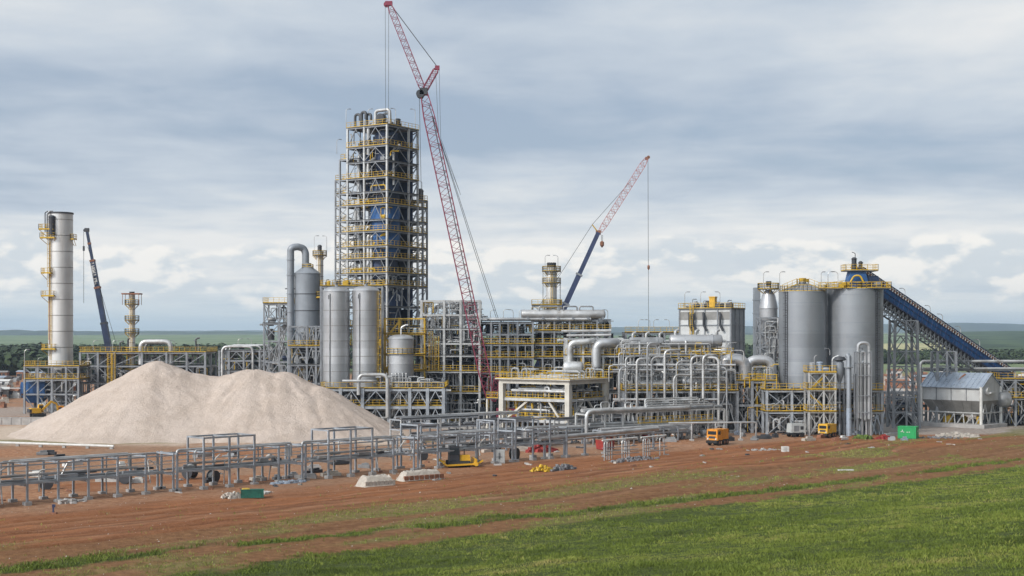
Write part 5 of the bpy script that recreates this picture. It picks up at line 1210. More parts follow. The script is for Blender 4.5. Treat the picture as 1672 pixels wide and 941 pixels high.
T.add('chute', MB().tube([(-1.6, -2.1, 1.5), (-.9, -2.2, 2.7), (.2, -2.2, 2.7), (.9, -2.1, 1.3)], .17, 10, .8), 'yellow')
d = T.box('platform', (8.2, 3.4, .14), (1.6, -1.4, .35), 'deck'); T.add('railing_frame', MB().rail([(-4.1, 1.6, .07), (-4.1, -1.65, .07), (4.1, -1.65, .07), (4.1, 1.6, .07)], step=.9, t=.085), 'yellow', d)
gear(T, -4, 5, -2.6, -1, .45, 9, 2000, ('steel_dark', 'yellow', 'pipe_grey'), 1.3)
def trestle(px, D, w, rt, label, ht=.1):
    q = F/D; hw = w/q/2; z1 = Z(rt, D); T = Thing('conveyor_trestle', label, 'trestle', (X(px, D), D, 0)); n = max(3, int(z1/2.7)); k = 1.12
    b0 = []
    for sx in (-1, 1):
        for sy in (-1, 1): T.add('leg', MB().bar((sx*hw*k, sy*1.9*k, 0), (sx*hw*.93, sy*1.9, z1), .46), 'steel'); 
    T.add('leg', MB().bar((0, -1.95*k, 0), (0, -1.95, z1), .36), 'steel')
    for i in range(n):
        b = MB(); za, zb = z1*i/n, z1*(i+1)/n; ka, kb = k+(.93-k)*i/n, k+(.93-k)*(i+1)/n
        for y in (-1.9, 1.9):
            for sx in (-1, 1): b.bar((sx*hw*ka, y*1.03, za), (0, y*1.03, zb), .17)
            b.bar((-hw*kb, y*1.02, zb), (hw*kb, y*1.02, zb), .2)
        for sx in (-1, 1): b.bar((sx*hw*ka, -1.9, za), (sx*hw*kb, 1.9, zb), .15); b.bar((sx*hw*kb, -1.9, zb), (sx*hw*kb, 1.9, zb), .15)
        T.add('bracing_lattice', b, 'steel')
trestle(1475, 272.6, 38, 524, 'tall dark four legged trestle under the upper conveyor')
trestle(1541, 280, 31, 574, 'shorter trestle under the lower conveyor behind the hopper shed')

# ================================================================== hopper shed
T = Thing('hopper_shed', 'gabled steel sheet hopper shed with a blue grey roof on pale posts', 'hopper', (X(1603, 270), 270, 0), -45); L, W = 12.6, 7.6
ze, zw, zr_ = Z(632, 271), Z(655, 271), Z(611, 274)
T.add('wall', MB().box((-L/2, W/2, (ze+zw)/2), (L, W, ze-zw)), 'wall_sheet')
b = MB()._add([(0, 0, ze), (0, W, ze), (0, W/2, zr_), (-.25, 0, ze), (-.25, W, ze), (-.25, W/2, zr_)], [(0, 1, 2), (5, 4, 3), (0, 2, 5, 3), (1, 4, 5, 2)]); T.add('gable', b, 'wall_sheet')
b = MB()._add([(-L, 0, ze), (-L, W, ze), (-L, W/2, zr_), (-L+.25, 0, ze), (-L+.25, W, ze), (-L+.25, W/2, zr_)], [(0, 2, 1), (5, 3, 4), (0, 3, 5, 2), (1, 2, 5, 4)]); T.add('gable', b, 'wall_sheet')
for s_, y0, y1 in ((0, -.45, W/2), (1, W+.45, W/2)):
    za_ = ze-.3; b = MB()._add([(-L-.3, y0, za_), (.3, y0, za_), (.3, y1, zr_+.1), (-L-.3, y1, zr_+.1), (-L-.3, y0, za_+.12), (.3, y0, za_+.12), (.3, y1, zr_+.22), (-L-.3, y1, zr_+.22)], MB.BF); rf = T.add('roof', b, 'roof_sheet'); b = MB()
    for i in range(13): x = -L+L*i/12; b.bar((x, y0, za_+.17), (x, y1, zr_+.27), .09)
    T.add('seam', b, 'roof_sheet', rf)
    if not s_: T.add('patch', MB().bar((-L*.50, 1.0, za_+.13+1.0*(zr_-za_)/(W/2+.45)*1.1), (-L*.40, 3.2, zr_-.05), .5, .1), 'rust', rf)
b = MB()
for i in range(5): b.box((-L*i/4, -.05, (ze+zw)/2), (.14, .16, ze-zw))
T.add('rib_frame', b, 'steel')
b = MB()._add([(-L, 0, zw), (0, 0, zw), (0, W, zw), (-L, W, zw), (-L+1.6, 2.2, 2.3), (-1.6, 2.2, 2.3), (-1.6, W-2.2, 2.3), (-L+1.6, W-2.2, 2.3)], [(0, 1, 2, 3), (0, 4, 5, 1), (1, 5, 6, 2), (2, 6, 7, 3), (3, 7, 4, 0), (4, 7, 6, 5)]); T.add('hopper_body', b, 'hopper_steel')
b = MB()
for i in range(7): x = -L+L*i/6; xx = -L+1.6+(L-3.2)*i/6; b.bar((x, -.04, zw), (xx, 2.14, 2.3), .12)
T.add('rib', b, 'hopper_steel')
for x in (-L, 0):
    for y in (0, W): T.add('post', MB().tube([(x, y-.25 if y == 0 else y+.25, 0), (x, y-.25 if y == 0 else y+.25, ze)], .3, 12), 'white')
T.add('tie_beam', MB().bar((-L, -.2, 2.9), (0, -.2, 2.9), .22), 'steel_light'); T.add('tie_beam', MB().bar((.2, 0, 2.9), (.2, W, 2.9), .22), 'steel_light'); b = MB()
for i in range(6): x = -L+1.2+i*1.9; b.bar((x, .6, .2), (x+.9, 1.8, 2.5), .18); b.bar((x+1.8, .6, .2), (x+.95, 1.8, 2.5), .18)
T.add('bracing_lattice', b, 'steel_light'); b = MB()
for y in (.4, 3.6): b.bar((-.4, y, .2), (-.4, y+1.6, 4.6), .18); b.bar((-.4, y+3.4, .2), (-.4, y+1.7, 4.6), .18)
T.add('bracing_lattice', b, 'steel_light'); T.add('plinth', MB().box((-L/2, W/2, .35), (L+2, W+2, .7)), 'concrete_grey')
gear(T, -L+1, -1, 1.5, W-1.5, .7, 8, 2100, ('steel_dark', 'yellow', 'pipe_dark'), 1.5)
T.add('gable_fan', MB().lathe([(.2, 0), (.75, 0), (.75, .5), (.2, .5)], 16, (.05, 1.9, (ze+zw)/2+.5), (1, 0, 0)).box((.5, 3.3, (ze+zw)/2+.2), (.9, 2.6, .25)), 'pipe_light')
# racks at the far right
T = Thing('long_pipe_bridge', 'long pale pipe bridge running behind the hopper shed roof', 'pipe bridge', (X(1503, 283), 283, 0)); q = F/283
for i, (r_, rr) in enumerate(((590, .28), (602, .24), (605, .2))):
    T.add('pipe', MB().tube([(i*.3, i*.5, .2 if i == 0 else Z(r_+8, 283)), (i*.3, i*.5, Z(r_, 283)), (30, i*.5, Z(r_, 283))], rr, 10, .9), 'pipe_light')
for px in (1504, 1560, 1620, 1660): T.box('post', (.35, .35, Z(603, 283)), ((px-1503)/q, 1.1, Z(603, 283)/2), 'pipe_light')
T = rack('process_deck', 'yellow railed dark process deck at the end beyond the hopper shed', 1636, 1720, 276, 10, [1636, 1658, 1690, 1720], [619, 650], [619, 650], [619, 650], 2200, 50, 22, brace='f', style='X', sides='fl')
T.add('round_vessel', MB().vessel((-1.2, -.5, Z(652, 276)), (1.6, -.2, Z(652, 276)), 1.5, 24, .4), 'pipe_grey')
T = rack('low_pipe_rack', 'low rack of pale pipes between the trestle and the hopper shed', 1442, 1512, 284, 6, [1442, 1460, 1485, 1512], [640, 662, 676], [662], [], 2250, 40, 8, brace='', sides='f')
T = Thing('arched_shelter', 'white arched canopy standing by the trestle foot', 'shelter', (X(1474, 277), 277, 0), -30); b = MB(); pr = [(-2.0, 0), (-2.0, 1.4), (-1.5, 2.2), (-.6, 2.6), (.6, 2.6), (1.5, 2.2), (2.0, 1.4), (2.0, 0)]
vs = [(x, y, z) for y in (0, 3.4) for x, z in pr]+[(x*.95, y, z*.96) for y in (0.02, 3.38) for x, z in pr]; n = len(pr); fs = []
for o in (0, 2*n):
    for i in range(n-1): fs.append((o+i, o+i+1, o+n+i+1, o+n+i))
for i in range(n-1): fs += [(i, i+1, 2*n+i+1, 2*n+i), (n+i, n+i+1, 3*n+i+1, 3*n+i)]
b._add(vs, fs); T.add('shell', b, 'white'); T.add('back_panel', MB().box((0, 3.3, 1.1), (3.6, .1, 2.1)), 'steel_dark')

# ================================================================== pale concrete frame
T = Thing('concrete_frame', 'pale concrete table frame with yellow railed top in front of the racks', 'concrete frame', (X(928, 250.5), 250.5, 0), -36); L, W = 14.6, 12.4
zt, z2, z3 = Z(622, 250.5), Z(655, 250.5), Z(690, 250.5)
for x, y in ((0, 0), (-L, 0), (0, W), (-L, W)): T.box('column', (.95, .95, zt-.7), (x, y, (zt-.7)/2), 'concrete')
for y in (0, W): T.box('beam', (L+1.0, .85, .72), (-L/2, y, zt-.36), 'concrete')
for x in (0, -L): T.box('beam', (.82, W-.85, .7), (x, W/2, zt-.35), 'concrete')
d = T.box('platform', (L+2, W+2, .16), (-L/2, W/2, zt+.12), 'concrete'); hx, hy = L/2+.9, W/2+.9
T.add('railing_frame', MB().rail([(-hx, -hy, .08), (hx, -hy, .08), (hx, hy, .08), (-hx, hy, .08)], closed=True), 'yellow', d)
for z, m in ((z2, 'steel_light'), (z3, 'steel_light')):
    T.box('beam', (L-1, .4, .5), (-L/2, .1, z), m); T.box('beam', (.4, W-1, .5), (-.1, W/2, z), m); T.box('platform', (L-1.4, W-1.4, .12), (-L/2, W/2, z+.1), 'deck'); T.add('railing_frame', MB().rail([(-L+.7, .2, z+.3), (-.7, .2, z+.3)]), 'yellow'); T.add('railing_frame', MB().rail([(-.1, .8, z+.3), (-.1, W-.7, z+.3)]), 'yellow')
T.add('railing_frame', MB().rail([(-L-3.2, -.6, z2+.1), (-L-.6, -.6, z2+.1)]).rail([(-L-3.2, 3, z2+.1), (-L-3.2, -.6, z2+.1)]), 'yellow'); T.box('platform', (2.8, 3.8, .14), (-L-1.9, 1.2, z2), 'deck'); T.box('post', (.3, .3, z2), (-L-3.1, -.5, z2/2), 'concrete')
for x in (-L*.72, -L*.5, -L*.3): T.box('post', (.3, .3, zt-.7), (x, 2.2, (zt-.7)/2), 'steel_light')
for a, c in (((-L+.4, .3, z3), (-L*.62, .4, z2-.2)), ((-L*.3, .3, z2-.3), (-.4, .3, z3-1.6)), ((-.2, 1, z3), (-.2, W*.4, z2-.2)), ((-.2, W-1, z3-1), (-.2, W*.55, z2-.3))): T.add('brace', MB().bar(a, c, .34), 'concrete')
pipes(T, -L+.4, -.3, .3, 3, .3, zt-1.2, 70, 2310, (.05, .13), ('pipe_light', 'pipe_grey', 'yellow', 'pipe_dark', 'pipe_light'), 'uvlzh', 'small_pipe'); pipes(T, -.6, -.2, .6, W-.6, .3, zt-1.2, 26, 2311, (.05, .13), ('pipe_light', 'pipe_grey'), 'vz', 'small_pipe')
pipes(T, -L+.6, -.6, .6, 6, .3, z3-.3, 30, 2300, (.1, .22), ('pipe_light', 'pipe_grey', 'rust')); pipes(T, -L+.6, -.6, .6, 6, z3+.4, z2-.3, 26, 2301, (.1, .26), ('pipe_light', 'pipe_grey', 'yellow')); pipes(T, -L+.6, -.6, .6, 6, z2+.4, zt-1.2, 26, 2302, (.12, .3), ('pipe_light', 'pipe_grey'), name='process_pipe')
for i in range(3): T.add('header_pipe', MB().tube([(-L+2+i, .3+i*.8, z2+1.6+.3*i), (-.8, .3+i*.8, z2+1.6+.3*i)], .3, 12), 'pipe_light')
back_panels(T, [-L+.6, -L/2, -.6], W-1.2, [.1, z3-.1, z2-.2], 2309, .9)
gear(T, -L+1, -1, 2, W-1, .05, 16, 2303, ('steel_dark', 'rust', 'pipe_dark', 'yellow'), 2.6); gear(T, -L+1, -1, 2, W-1, z3+.2, 12, 2304, ('steel_dark', 'yellow', 'pipe_grey'), 2.2); gear(T, -L+1, -1, 3, W-1, z2+.2, 9, 2305, smax=2.2)
pipes(T, -L, 0, 1, W, zt+.3, zt+2.0, 16, 2306, (.08, .2), ('pipe_light', 'pipe_grey'), name='top_pipe', kinds='uhl')
# ================================================================== front pipe racks, along the 44 degree site line
RA = math.atan(.97); RD = math.degrees(RA); ux, uy = math.cos(RA), math.sin(RA)
A0 = Vector((-58., 199-.97*58, 0))
def on_line(s, off=0.): return (A0.x+ux*s-uy*off, A0.y+uy*s+ux*off, 0)     # s metres along the near row of posts, off metres behind it
def front_rack(s0, nb, tall, label, seed, bay=3.5, w=3.5, H=4.5):
    T = Thing('front_pipe_rack', label, 'pipe rack', on_line(s0), RD); g = random.Random(seed); L = nb*bay
    for i in range(nb+1):
        hh = H+1.6 if (i in tall) else H
        for y in (0, w):
            c = T.box('column', (.21, .21, hh), (i*bay, y, hh/2), 'steel_blue'); T.box('footing', (.75, .75, .5), (0, 0, -hh/2+.12), 'concrete_grey', c)
        for z in ([2.05, H-.15]+([H+1.5] if i in tall else [])): T.box('crossbeam', (.15, w, .18), (i*bay, w/2, z), 'steel_blue')
    for y in (0, w):
        T.box('rail_beam', (L, .13, .17), (L/2, y+.01, 2.3), 'steel_blue'); T.box('rail_beam', (L, .12, .15), (L/2, y-.012, H-.25), 'steel_blue')
        T.box('rail_beam', (L, .07, .09), (L/2, y+.005, 3.3), 'steel_light')
    tl = sorted(tall)
    for a, c in zip(tl, tl[1:]):
        if c-a == 1 or c-a == 2:
            for y in (0, w): T.box('rail_beam', ((c-a)*bay, .16, .2), ((a+c)/2*bay, y, H+1.5), 'steel_blue')
    zp = 2.25
    for k, (y, r, m) in enumerate(((.45, .14, 'pipe_grey'), (1.1, .1, 'pipe_light'), (1.7, .16, 'pipe_grey'), (2.3, .1, 'pipe_light'), (3.0, .14, 'pipe_grey'))):
        a = g.uniform(0, .12)*L; c = L-g.uniform(0, .1)*L; T.add('pipe', MB().tube([(a, y, zp+r), (c, y, zp+r)], r, 8), m)
    T.add('cable_tray', MB().box((L*.5, 1.5, 2.95), (L*.7, .5, .06)).box((L*.5, 1.25, 3.0), (L*.7, .03, .12)).box((L*.5, 1.75, 3.0), (L*.7, .03, .12)), 'pipe_grey')
    for k in range(int(nb*1.3)):
        x = g.uniform(.3, L-2.8); y = g.uniform(.3, w-.3); l = g.uniform(.8, 2.6); T.add('stored_duct', MB().box((x+l/2, y, 2.62+g.uniform(0, .3)), (l, g.uniform(.3, .7), g.uniform(.15, .5))), g.choice(('pipe_grey', 'steel_dark', 'steel_blue', 'pipe_light', 'pipe_dark')))
    for k, (y, r, m) in enumerate(((.6, .12, 'pipe_light'), (1.5, .17, 'pipe_light'), (2.2, .1, 'pipe_grey'))):
        a = g.uniform(0, .35)*L; c = L-g.uniform(0, .35)*L; T.add('pipe', MB().tube([(a, y, 3.2), (a, y, H+r), (c, y, H+r), (c+.02, y, 3.)], r*.8, 8, .35), m)
    for k in range(nb): x = g.uniform(0, L-1.5); T.add('branch_pipe', MB().tube([(x, g.uniform(.2, 2.6), g.choice((.3, 1.2, 2.2))), (x, 1.2, g.uniform(2.6, 4.)), (x+g.uniform(.6, 1.6), 1.25, g.uniform(2.6, 4.3))], g.uniform(.05, .11), 7, .3), g.choice(('pipe_light', 'pipe_grey', 'white')))
    return T
front_rack(2.2, 7, (), 'low grey open pipe rack nearest the bottom corner, before the heap edge', 3001)
front_rack(27.2, 5, (1, 2, 3), 'grey open pipe rack with a taller portal bay before the heap middle', 3002)
front_rack(45.2, 5, (1, 2, 3), 'grey open pipe rack with a taller portal bay before the heap toe', 3003)
front_rack(63.4, 5, (0, 1, 4), 'grey open pipe rack with two tall bays, above the yellow bulldozer', 3004)
front_rack(81.5, 3, (0, 2), 'short grey pipe rack beside the pale electrical cabinet', 3005)
T = Thing('pipe_portal', 'thick grey pipe portal at the bottom corner end of the racks', 'pipe portal', on_line(-3.2, .3), RD)
for x, y in ((0, 0), (4.8, 0), (0, 2.8), (4.8, 2.8)):
    c = T.box('column', (.42, .42, 6.1), (x, y, 3.05), 'steel_blue'); T.box('footing', (1.1, 1.1, .6), (0, 0, -2.9), 'concrete_grey', c)
for y in (0, 2.8): T.add('loop_pipe', MB().tube([(-4, y+.6, 6.3), (4.4, y+.6, 6.3), (4.4, y+.6, .3)], .34, 12, 1.), 'pipe_grey'); T.box('rail_beam', (4.8, .3, .36), (2.4, y, 5.9), 'steel_blue'); T.box('rail_beam', (4.8, .24, .3), (2.4, y, 2.4), 'steel_blue')
T.add('loop_pipe', MB().tube([(-6, -.3, 5.2), (3.2, -.3, 5.2), (3.2, -.3, 4.6)], .22, 10, .5), 'pipe_light'); T.add('valve', MB().tube([(2.8, -.2, .2), (2.8, -.2, 3.6), (3.3, .2, 3.6)], .16, 8, .4).lathe([(.1, -.1), (.4, -.1), (.4, .1), (.1, .1)], 12, (2.8, -.4, 1.2), (0, 1, 0)), 'pipe_light')
# second row behind, between the heap toe and the plant
def back_frame(px, row, n, bay, w, H, label, seed):
    T = Thing('back_pipe_rack', label, 'pipe rack', G(px, row), RD-6); g = random.Random(seed)
    for i in range(n+1):
        for y in (0, w): T.box('column', (.24, .24, H), (i*bay, y, H/2), 'steel_light' if seed % 2 else 'steel_blue')
        for z in (H-.1, H*.55): T.box('crossbeam', (.18, w, .2), (i*bay, w/2, z), 'steel_blue')
    for y in (0, w):
        for z in (H-.12, H*.55+.2): T.box('rail_beam', (n*bay, .15, .2), (n*bay/2, y, z), 'steel_blue')
    for k in range(6): y = .2+k*(w-.4)/5; r = g.uniform(.1, .22); z = H*.55+.25+r if k % 2 else H+r; T.add('pipe', MB().tube([(g.uniform(-1, 1), y, z), (n*bay+g.uniform(-1, 1), y, z)], r, 8), g.choice(('pipe_light', 'pipe_grey', 'pipe_dark')))
    for k in range(n*3): x = g.uniform(0, n*bay-1); T.add('stored_duct', MB().box((x+.6, g.uniform(.3, w-.3), H*.55+.5), (g.uniform(.6, 2), g.uniform(.3, .8), g.uniform(.2, .5))), g.choice(('pipe_grey', 'steel_dark', 'steel_blue')))
    return T
back_frame(655, 724, 4, 4.0, 3.2, 3.9, 'pale frame rack standing past the heap toe, first behind the long racks', 3011)
back_frame(733, 716, 4, 3.8, 3.2, 3.9, 'pale frame rack behind the long racks before the red crane', 3013)
back_frame(800, 738, 3, 3.2, 2.6, 4.6, 'grey rack with crossed pipes beneath the pale concrete frame', 3012)
back_frame(690, 738, 6, 4., 3., 2.6, 'low grey pipe rack sunk behind the long racks near the bulldozer', 3014)
back_frame(872, 730, 7, 3.4, 2.6, 2.7, 'low thin pipe rack right behind the tan carried pipe', 3016)
back_frame(985, 728, 6, 3.4, 2.4, 2.5, 'low thin pipe rack behind the hooped pipe stands', 3018)
back_frame(905, 716, 5, 3.2, 2.6, 3.2, 'thin pale rack at the foot of the concrete frame corner', 3019)
T = Thing('carried_pipe', 'long tan pipe on single posts in front of the concrete frame', 'pipe', (4.0, 203.5, 0), RD); Lp = 26.5
T.add('pipe', MB().tube([(0, 0, 2.95), (Lp, 0, 3.25)], .33, 14), 'pipe_light')
for x in (1., 5.2, 9.6, 14, 19, 25.4): c = T.box('post', (.28, .28, 2.7), (x, 0, 1.35), 'steel_blue'); T.box('footing', (.8, .8, .4), (0, 0, -1.25), 'concrete_grey', c)
T.add('side_pipe', MB().tube([(0, .7, 2.4), (Lp, .7, 2.6)], .14, 8), 'pipe_grey')
for i, (s, n_, lab) in enumerate(((17., 4, 'white topped hooped pipe stands by the rubble, nearer the cabinet'), (25.5, 3, 'white topped hooped pipe stands by the rubble, nearer the orange truck'))):
    T = Thing('hooped_stand', lab, 'pipe stand', (13.2+ux*(s-17), 201.+uy*(s-17), 0), RD)
    for k in range(n_): T.add('hoop', MB().tube([(k*1.9, (k % 2)*1.2, 0), (k*1.9, (k % 2)*1.2, 2.7), (k*1.9+1.6, (k % 2)*1.2+.5, 2.7), (k*1.9+1.6, (k % 2)*1.2+.5, 0)], .09, 8, .4), 'pipe_light')
    T.add('top_pipe', MB().tube([(0, .4, 2.9), (n_*1.9, .4, 2.95)], .12, 8), 'white')
    for k in range(3): T.add('cross_pipe', MB().tube([(0, .2*k, .8+.5*k), (n_*1.9, .2*k, .8+.5*k)], .07, 6), 'pipe_grey')
# lower rack in front of the exchangers
T = Thing('front_exchanger_rack', 'low rack of fat pale pipes running before the exchanger structure', 'pipe rack', (X(958, 232), 232, 0), 33); L = 30.
for i in range(9):
    x = i*L/8
    for y in (0, 3.): c = T.box('column', (.3, .3, 4.9), (x, y, 2.45), 'steel_light'); T.box('footing', (.8, .8, .4), (0, 0, -2.35), 'concrete_grey', c)
    for z in (2.6, 4.8): T.box('crossbeam', (.22, 3, .26), (x, 1.5, z), 'steel_light')
for y in (0, 3):
    for z in (2.85, 4.95): T.box('rail_beam', (L, .2, .24), (L/2, y+.01, z), 'steel_light')
T.add('main_pipe', MB().tube([(-.2, -.2, .3), (-.2, -.2, 5.4), (L*.72, -.2, 5.4), (L*.75, .6, 5.4)], .32, 16, 1.2), 'pipe_light')
for k, (y, z, r, m) in enumerate(((.7, 5.35, .28, 'pipe_grey'), (1.5, 5.3, .2, 'pipe_light'), (2.3, 5.4, .34, 'pipe_light'), (.5, 3.2, .24, 'pipe_light'), (1.3, 3.15, .18, 'pipe_grey'), (2.2, 3.2, .26, 'pipe_dark'))): T.add('pipe', MB().tube([(k*.3, y, z), (L-k*.5, y, z)], r, 10), m)
T.add('railing_frame', MB().rail([(L*.35, -.3, 3.), (L*.9, -.3, 3.)]), 'yellow')
for k in range(7):
    x = rnd.uniform(1, L-4); w = rnd.uniform(1.2, 3.2); h = rnd.uniform(5.8, 6.9); T.add('loop_pipe', MB().tube([(x, rnd.uniform(.2, 2.8), 3), (x, 1.5, h), (x+w, 1.5, h), (x+w, 1.4, 3)], rnd.uniform(.08, .14), 9, .5), 'pipe_light')
for k in range(4):
    x = L*.42+k*.5; z = 5.9+k*.35; T.add('header_loop', MB().tube([(x, .3+k*.7, 4.9), (x, .3+k*.7, z), (L*.93-k*.6, .3+k*.7, z), (L*.93-k*.6, .3+k*.7, 4.9)], .13, 9, .5), 'pipe_light')
pipes(T, 0, L, .2, 2.8, .2, 2.5, 34, 3050, (.07, .18)); gear(T, 0, L, .5, 2.6, .02, 20, 3051, ('steel_dark', 'pipe_grey', 'red', 'pipe_dark'), 1.6)
T = Thing('pale_pipe_gantry', 'low pale gantry carrying one pipe over the orange truck', 'gantry', (X(1128, 240), 239, 0), 8)
for x in (0, 4.2, 8.6, 11.4): c = T.add('post', MB().tube([(x, .4*(x > 9), 0), (x, .4*(x > 9), 3.0)], .13, 10), 'pipe_light'); T.box('footing', (.7, .7, .35), (x, 0, .1), 'concrete_grey')
T.add('pipe', MB().tube([(-4, 0, 3.05), (11.4, 0, 3.05), (11.5, .5, .4)], .15, 10, .3), 'pipe_light')

# ================================================================== vehicles and plant
def truck(name, label, px, row, fwd, body, k=1., bed='box', W=2.0, L=3.7):
    T = Thing(name, label, 'truck', G(px, row), math.degrees(math.atan2(fwd[1], fwd[0]))); s = k
    T.add('chassis', MB().box((0, 0, .78*s), (L*s, W*.8*s, .22*s)).box((L*.5*s, 0, .62*s), (.25*s, W*s, .4*s)), 'rubber')
    cabx = L*.27; b = MB().box((cabx*s, 0, 1.75*s), (L*.44*s, W*s, 1.75*s), 0, (.93, .95)); c = T.add('cab', b, body)
    T.add('windscreen', MB().box((cabx*s+L*.215*s, 0, 2.05*s), (.06*s, W*.74*s, .55*s)), 'glass', c)
    for y in (-1, 1): T.add('side_window', MB().box((cabx*s+.1*s, y*W*.485*s, 2.05*s), (.6*s, .06*s, .55*s)), 'glass', c); T.add('headlight', MB().lathe([(.01, 0), (.14*s, 0), (.14*s, .08*s)], 12, (L*.492*s, y*W*.36*s, 1.1*s), (1, 0, 0)), 'white', c); T.add('mirror', MB().box((L*.44*s, y*W*.55*s, 2.05*s), (.08, .14, .4)), 'rubber', c)
    T.add('grille', MB().box((L*.493*s, 0, 1.35*s), (.05*s, W*.6*s, .34*s)), 'steel_dark', c)
    if bed == 'box':
        d = T.add('body', MB().box((-L*.22*s, 0, 1.78*s), (L*.50*s, W*.98*s, 1.6*s)), body); b = MB()
        for i in range(4): b.box((-L*.4*s+i*L*.12*s, -W*.5*s, 1.9*s), (.1*s, .06, 1.1*s))
        b.box((-L*.22*s, -W*.5*s, 2.0*s), (L*.42*s, .05, .25*s)); T.add('vent_slat', b, 'steel_dark', d)
    else: T.add('dump_body', MB().box((-L*.24*s, 0, 1.75*s), (L*.52*s, W*1.0*s, 1.15*s), 0, (1.08, 1.06)), body)
    for x in (L*.3, -L*.14, -L*.36):
        for y in (-1, 1): w = T.add('wheel', MB().lathe([(.25*s, -.16*s), (.46*s, -.16*s), (.5*s, -.1*s), (.5*s, .1*s), (.46*s, .16*s), (.25*s, .16*s)], 18, (x*s, y*W*.42*s, .5*s), (0, 1, 0)), 'rubber'); T.add('rim', MB().lathe([(.01, -.17*s), (.26*s, -.17*s), (.26*s, .17*s), (.01, .17*s)], 12, (x*s, y*W*.42*s, .5*s), (0, 1, 0)), 'rust', w)
    return T
truck('service_truck', 'square orange truck parked under the pale pipe gantry', 1172, 727, (-.62, -.78), 'truck_orange', 1.02)
truck('work_truck', 'yellow truck with black grille before the narrow stair tower', 1351, 714.5, (-.66, -.75), 'machine_yellow', .92)
truck('dump_truck', 'small yellow dump truck on the pale pad beyond the heap toe', 691, 690.5, (-.9, -.43), 'machine_yellow', .98, 'dump')
truck('dump_truck', 'orange yellow truck half hidden at the chimney foot', 105, 678, (-.9, -.4), 'truck_orange', .8, 'dump')
T = Thing('generator_trailer', 'pale grey generator trailer left of the yellow truck with black grille', 'trailer', G(1299, 713.5), 200)
T.add('housing', MB().box((0, 0, 1.55), (2.7, 1.7, 1.5), 0, (.94, .9)).box((0, 0, 2.35), (2.4, 1.4, .12)), 'cabinet'); T.add('chassis', MB().box((.2, 0, .62), (3.2, 1.5, .2)), 'steel_dark')
for x in (-.85, .85):
    for y in (-.8, .8): T.add('wheel', MB().lathe([(.2, -.12), (.42, -.12), (.42, .12), (.2, .12)], 16, (x, y, .42), (0, 1, 0)), 'rubber')
for y in (-1, 1): T.add('door_panel', MB().box((.3, y*.82, 1.5), (1.0, .06, 1.0)), 'steel'); T.add('louvre_slat', MB().box((-.8, y*.82, 1.6), (.6, .07, .6)), 'steel_dark')
T.add('exhaust_pipe', MB().tube([(.6, 0, 2.3), (.6, 0, 2.75), (.8, 0, 2.85)], .07, 8, .1), 'steel_dark'); T.add('tow_bar', MB().bar((1.6, 0, .6), (2.8, 0, .4), .12), 'steel_dark')
def excavator(label, px, row, rz, k=1.):
    T = Thing('excavator', label, 'excavator', G(px, row), rz)
    for y in (-1, 1): T.add('track', MB().tube([(-1.5*k, y*1.0*k, .42*k), (1.5*k, y*1.0*k, .42*k)], .42*k, 12).box((0, y*1.0*k, .42*k), (3.0*k, .55*k, .8*k)), 'rubber')
    T.add('body', MB().box((-.7*k, 0, 1.5*k), (2.3*k, 2.2*k, 1.1*k), 0, (.93, .95)).box((0, 0, .95*k), (1.4*k, 1.4*k, .2*k)), 'machine_yellow'); c = T.add('cab', MB().box((.75*k, .55*k, 1.95*k), (1.2*k, .95*k, 1.8*k), 0, (.85, .9)), 'machine_yellow'); T.add('window', MB().box((.82*k, .55*k, 2.2*k), (1.16*k, .98*k, .9*k), 0, (.85, .9)), 'glass', c)
    T.add('boom', MB().bar((.9*k, -.4*k, 1.6*k), (2.9*k, -.4*k, 3.5*k), .32*k, .45*k).bar((2.8*k, -.4*k, 3.5*k), (4.2*k, -.4*k, 2.9*k), .3*k, .4*k), 'machine_yellow'); T.add('stick', MB().bar((4.1*k, -.4*k, 3.1*k), (4.5*k, -.4*k, 1.0*k), .26*k, .36*k), 'machine_yellow'); T.add('bucket', MB().box((4.4*k, -.4*k, .7*k), (.8*k, .9*k, .7*k), .3, (1.3, 1.1)), 'steel_dark')
    T.add('counterweight', MB().box((-1.95*k, 0, 1.45*k), (.5*k, 2.2*k, .8*k)), 'steel_dark')
excavator('yellow excavator before the blue hopper at the chimney foot', 62, 681, 35, .95)
excavator('yellow digger by the silo base, right of the yellow truck', 1390, 709, 150, .62)
T = Thing('bulldozer', 'yellow bulldozer with dark cab under the front pipe racks', 'bulldozer', (G(748, 762)[0], G(748, 762)[1]-.5, 0), 12)
for y in (-.95, .95): T.add('track', MB().tube([(-1.5, y, .45), (1.5, y, .45)], .45, 12).box((0, y, .45), (3.0, .5, .82)), 'rubber')
T.add('body', MB().box((.9, 0, 1.15), (1.5, 1.1, .95), 0, (.9, .9)), 'machine_yellow'); c = T.add('cab', MB().box((-.6, 0, 1.9), (1.4, 1.5, 2.0), 0, (.88, .88)), 'steel_dark'); T.add('window', MB().box((-.6, 0, 2.15), (1.36, 1.54, .9), 0, (.9, .9)), 'glass', c)
T.add('blade', MB().tube([(2.2, -1.9, .5), (2.4, 0, .45), (2.2, 1.9, .5)], .3, 8).box((2.25, 0, .75), (.14, 3.8, .9)), 'machine_yellow'); 
T.add('push_arm', MB().bar((-1.8, -1.5, .35), (2.6, -1.5, .5), .28, .22).bar((2.4, -1.5, .5), (3.2, -1.5, .95), .28, .2), 'machine_yellow'); T.add('push_arm', MB().bar((-1.8, 1.5, .35), (2.2, 1.5, .5), .28, .22), 'machine_yellow'); T.add('push_arm', MB().bar((-1.8, -1.5, .35), (-2.9, -1.3, 1.3), .26, .2), 'machine_yellow')
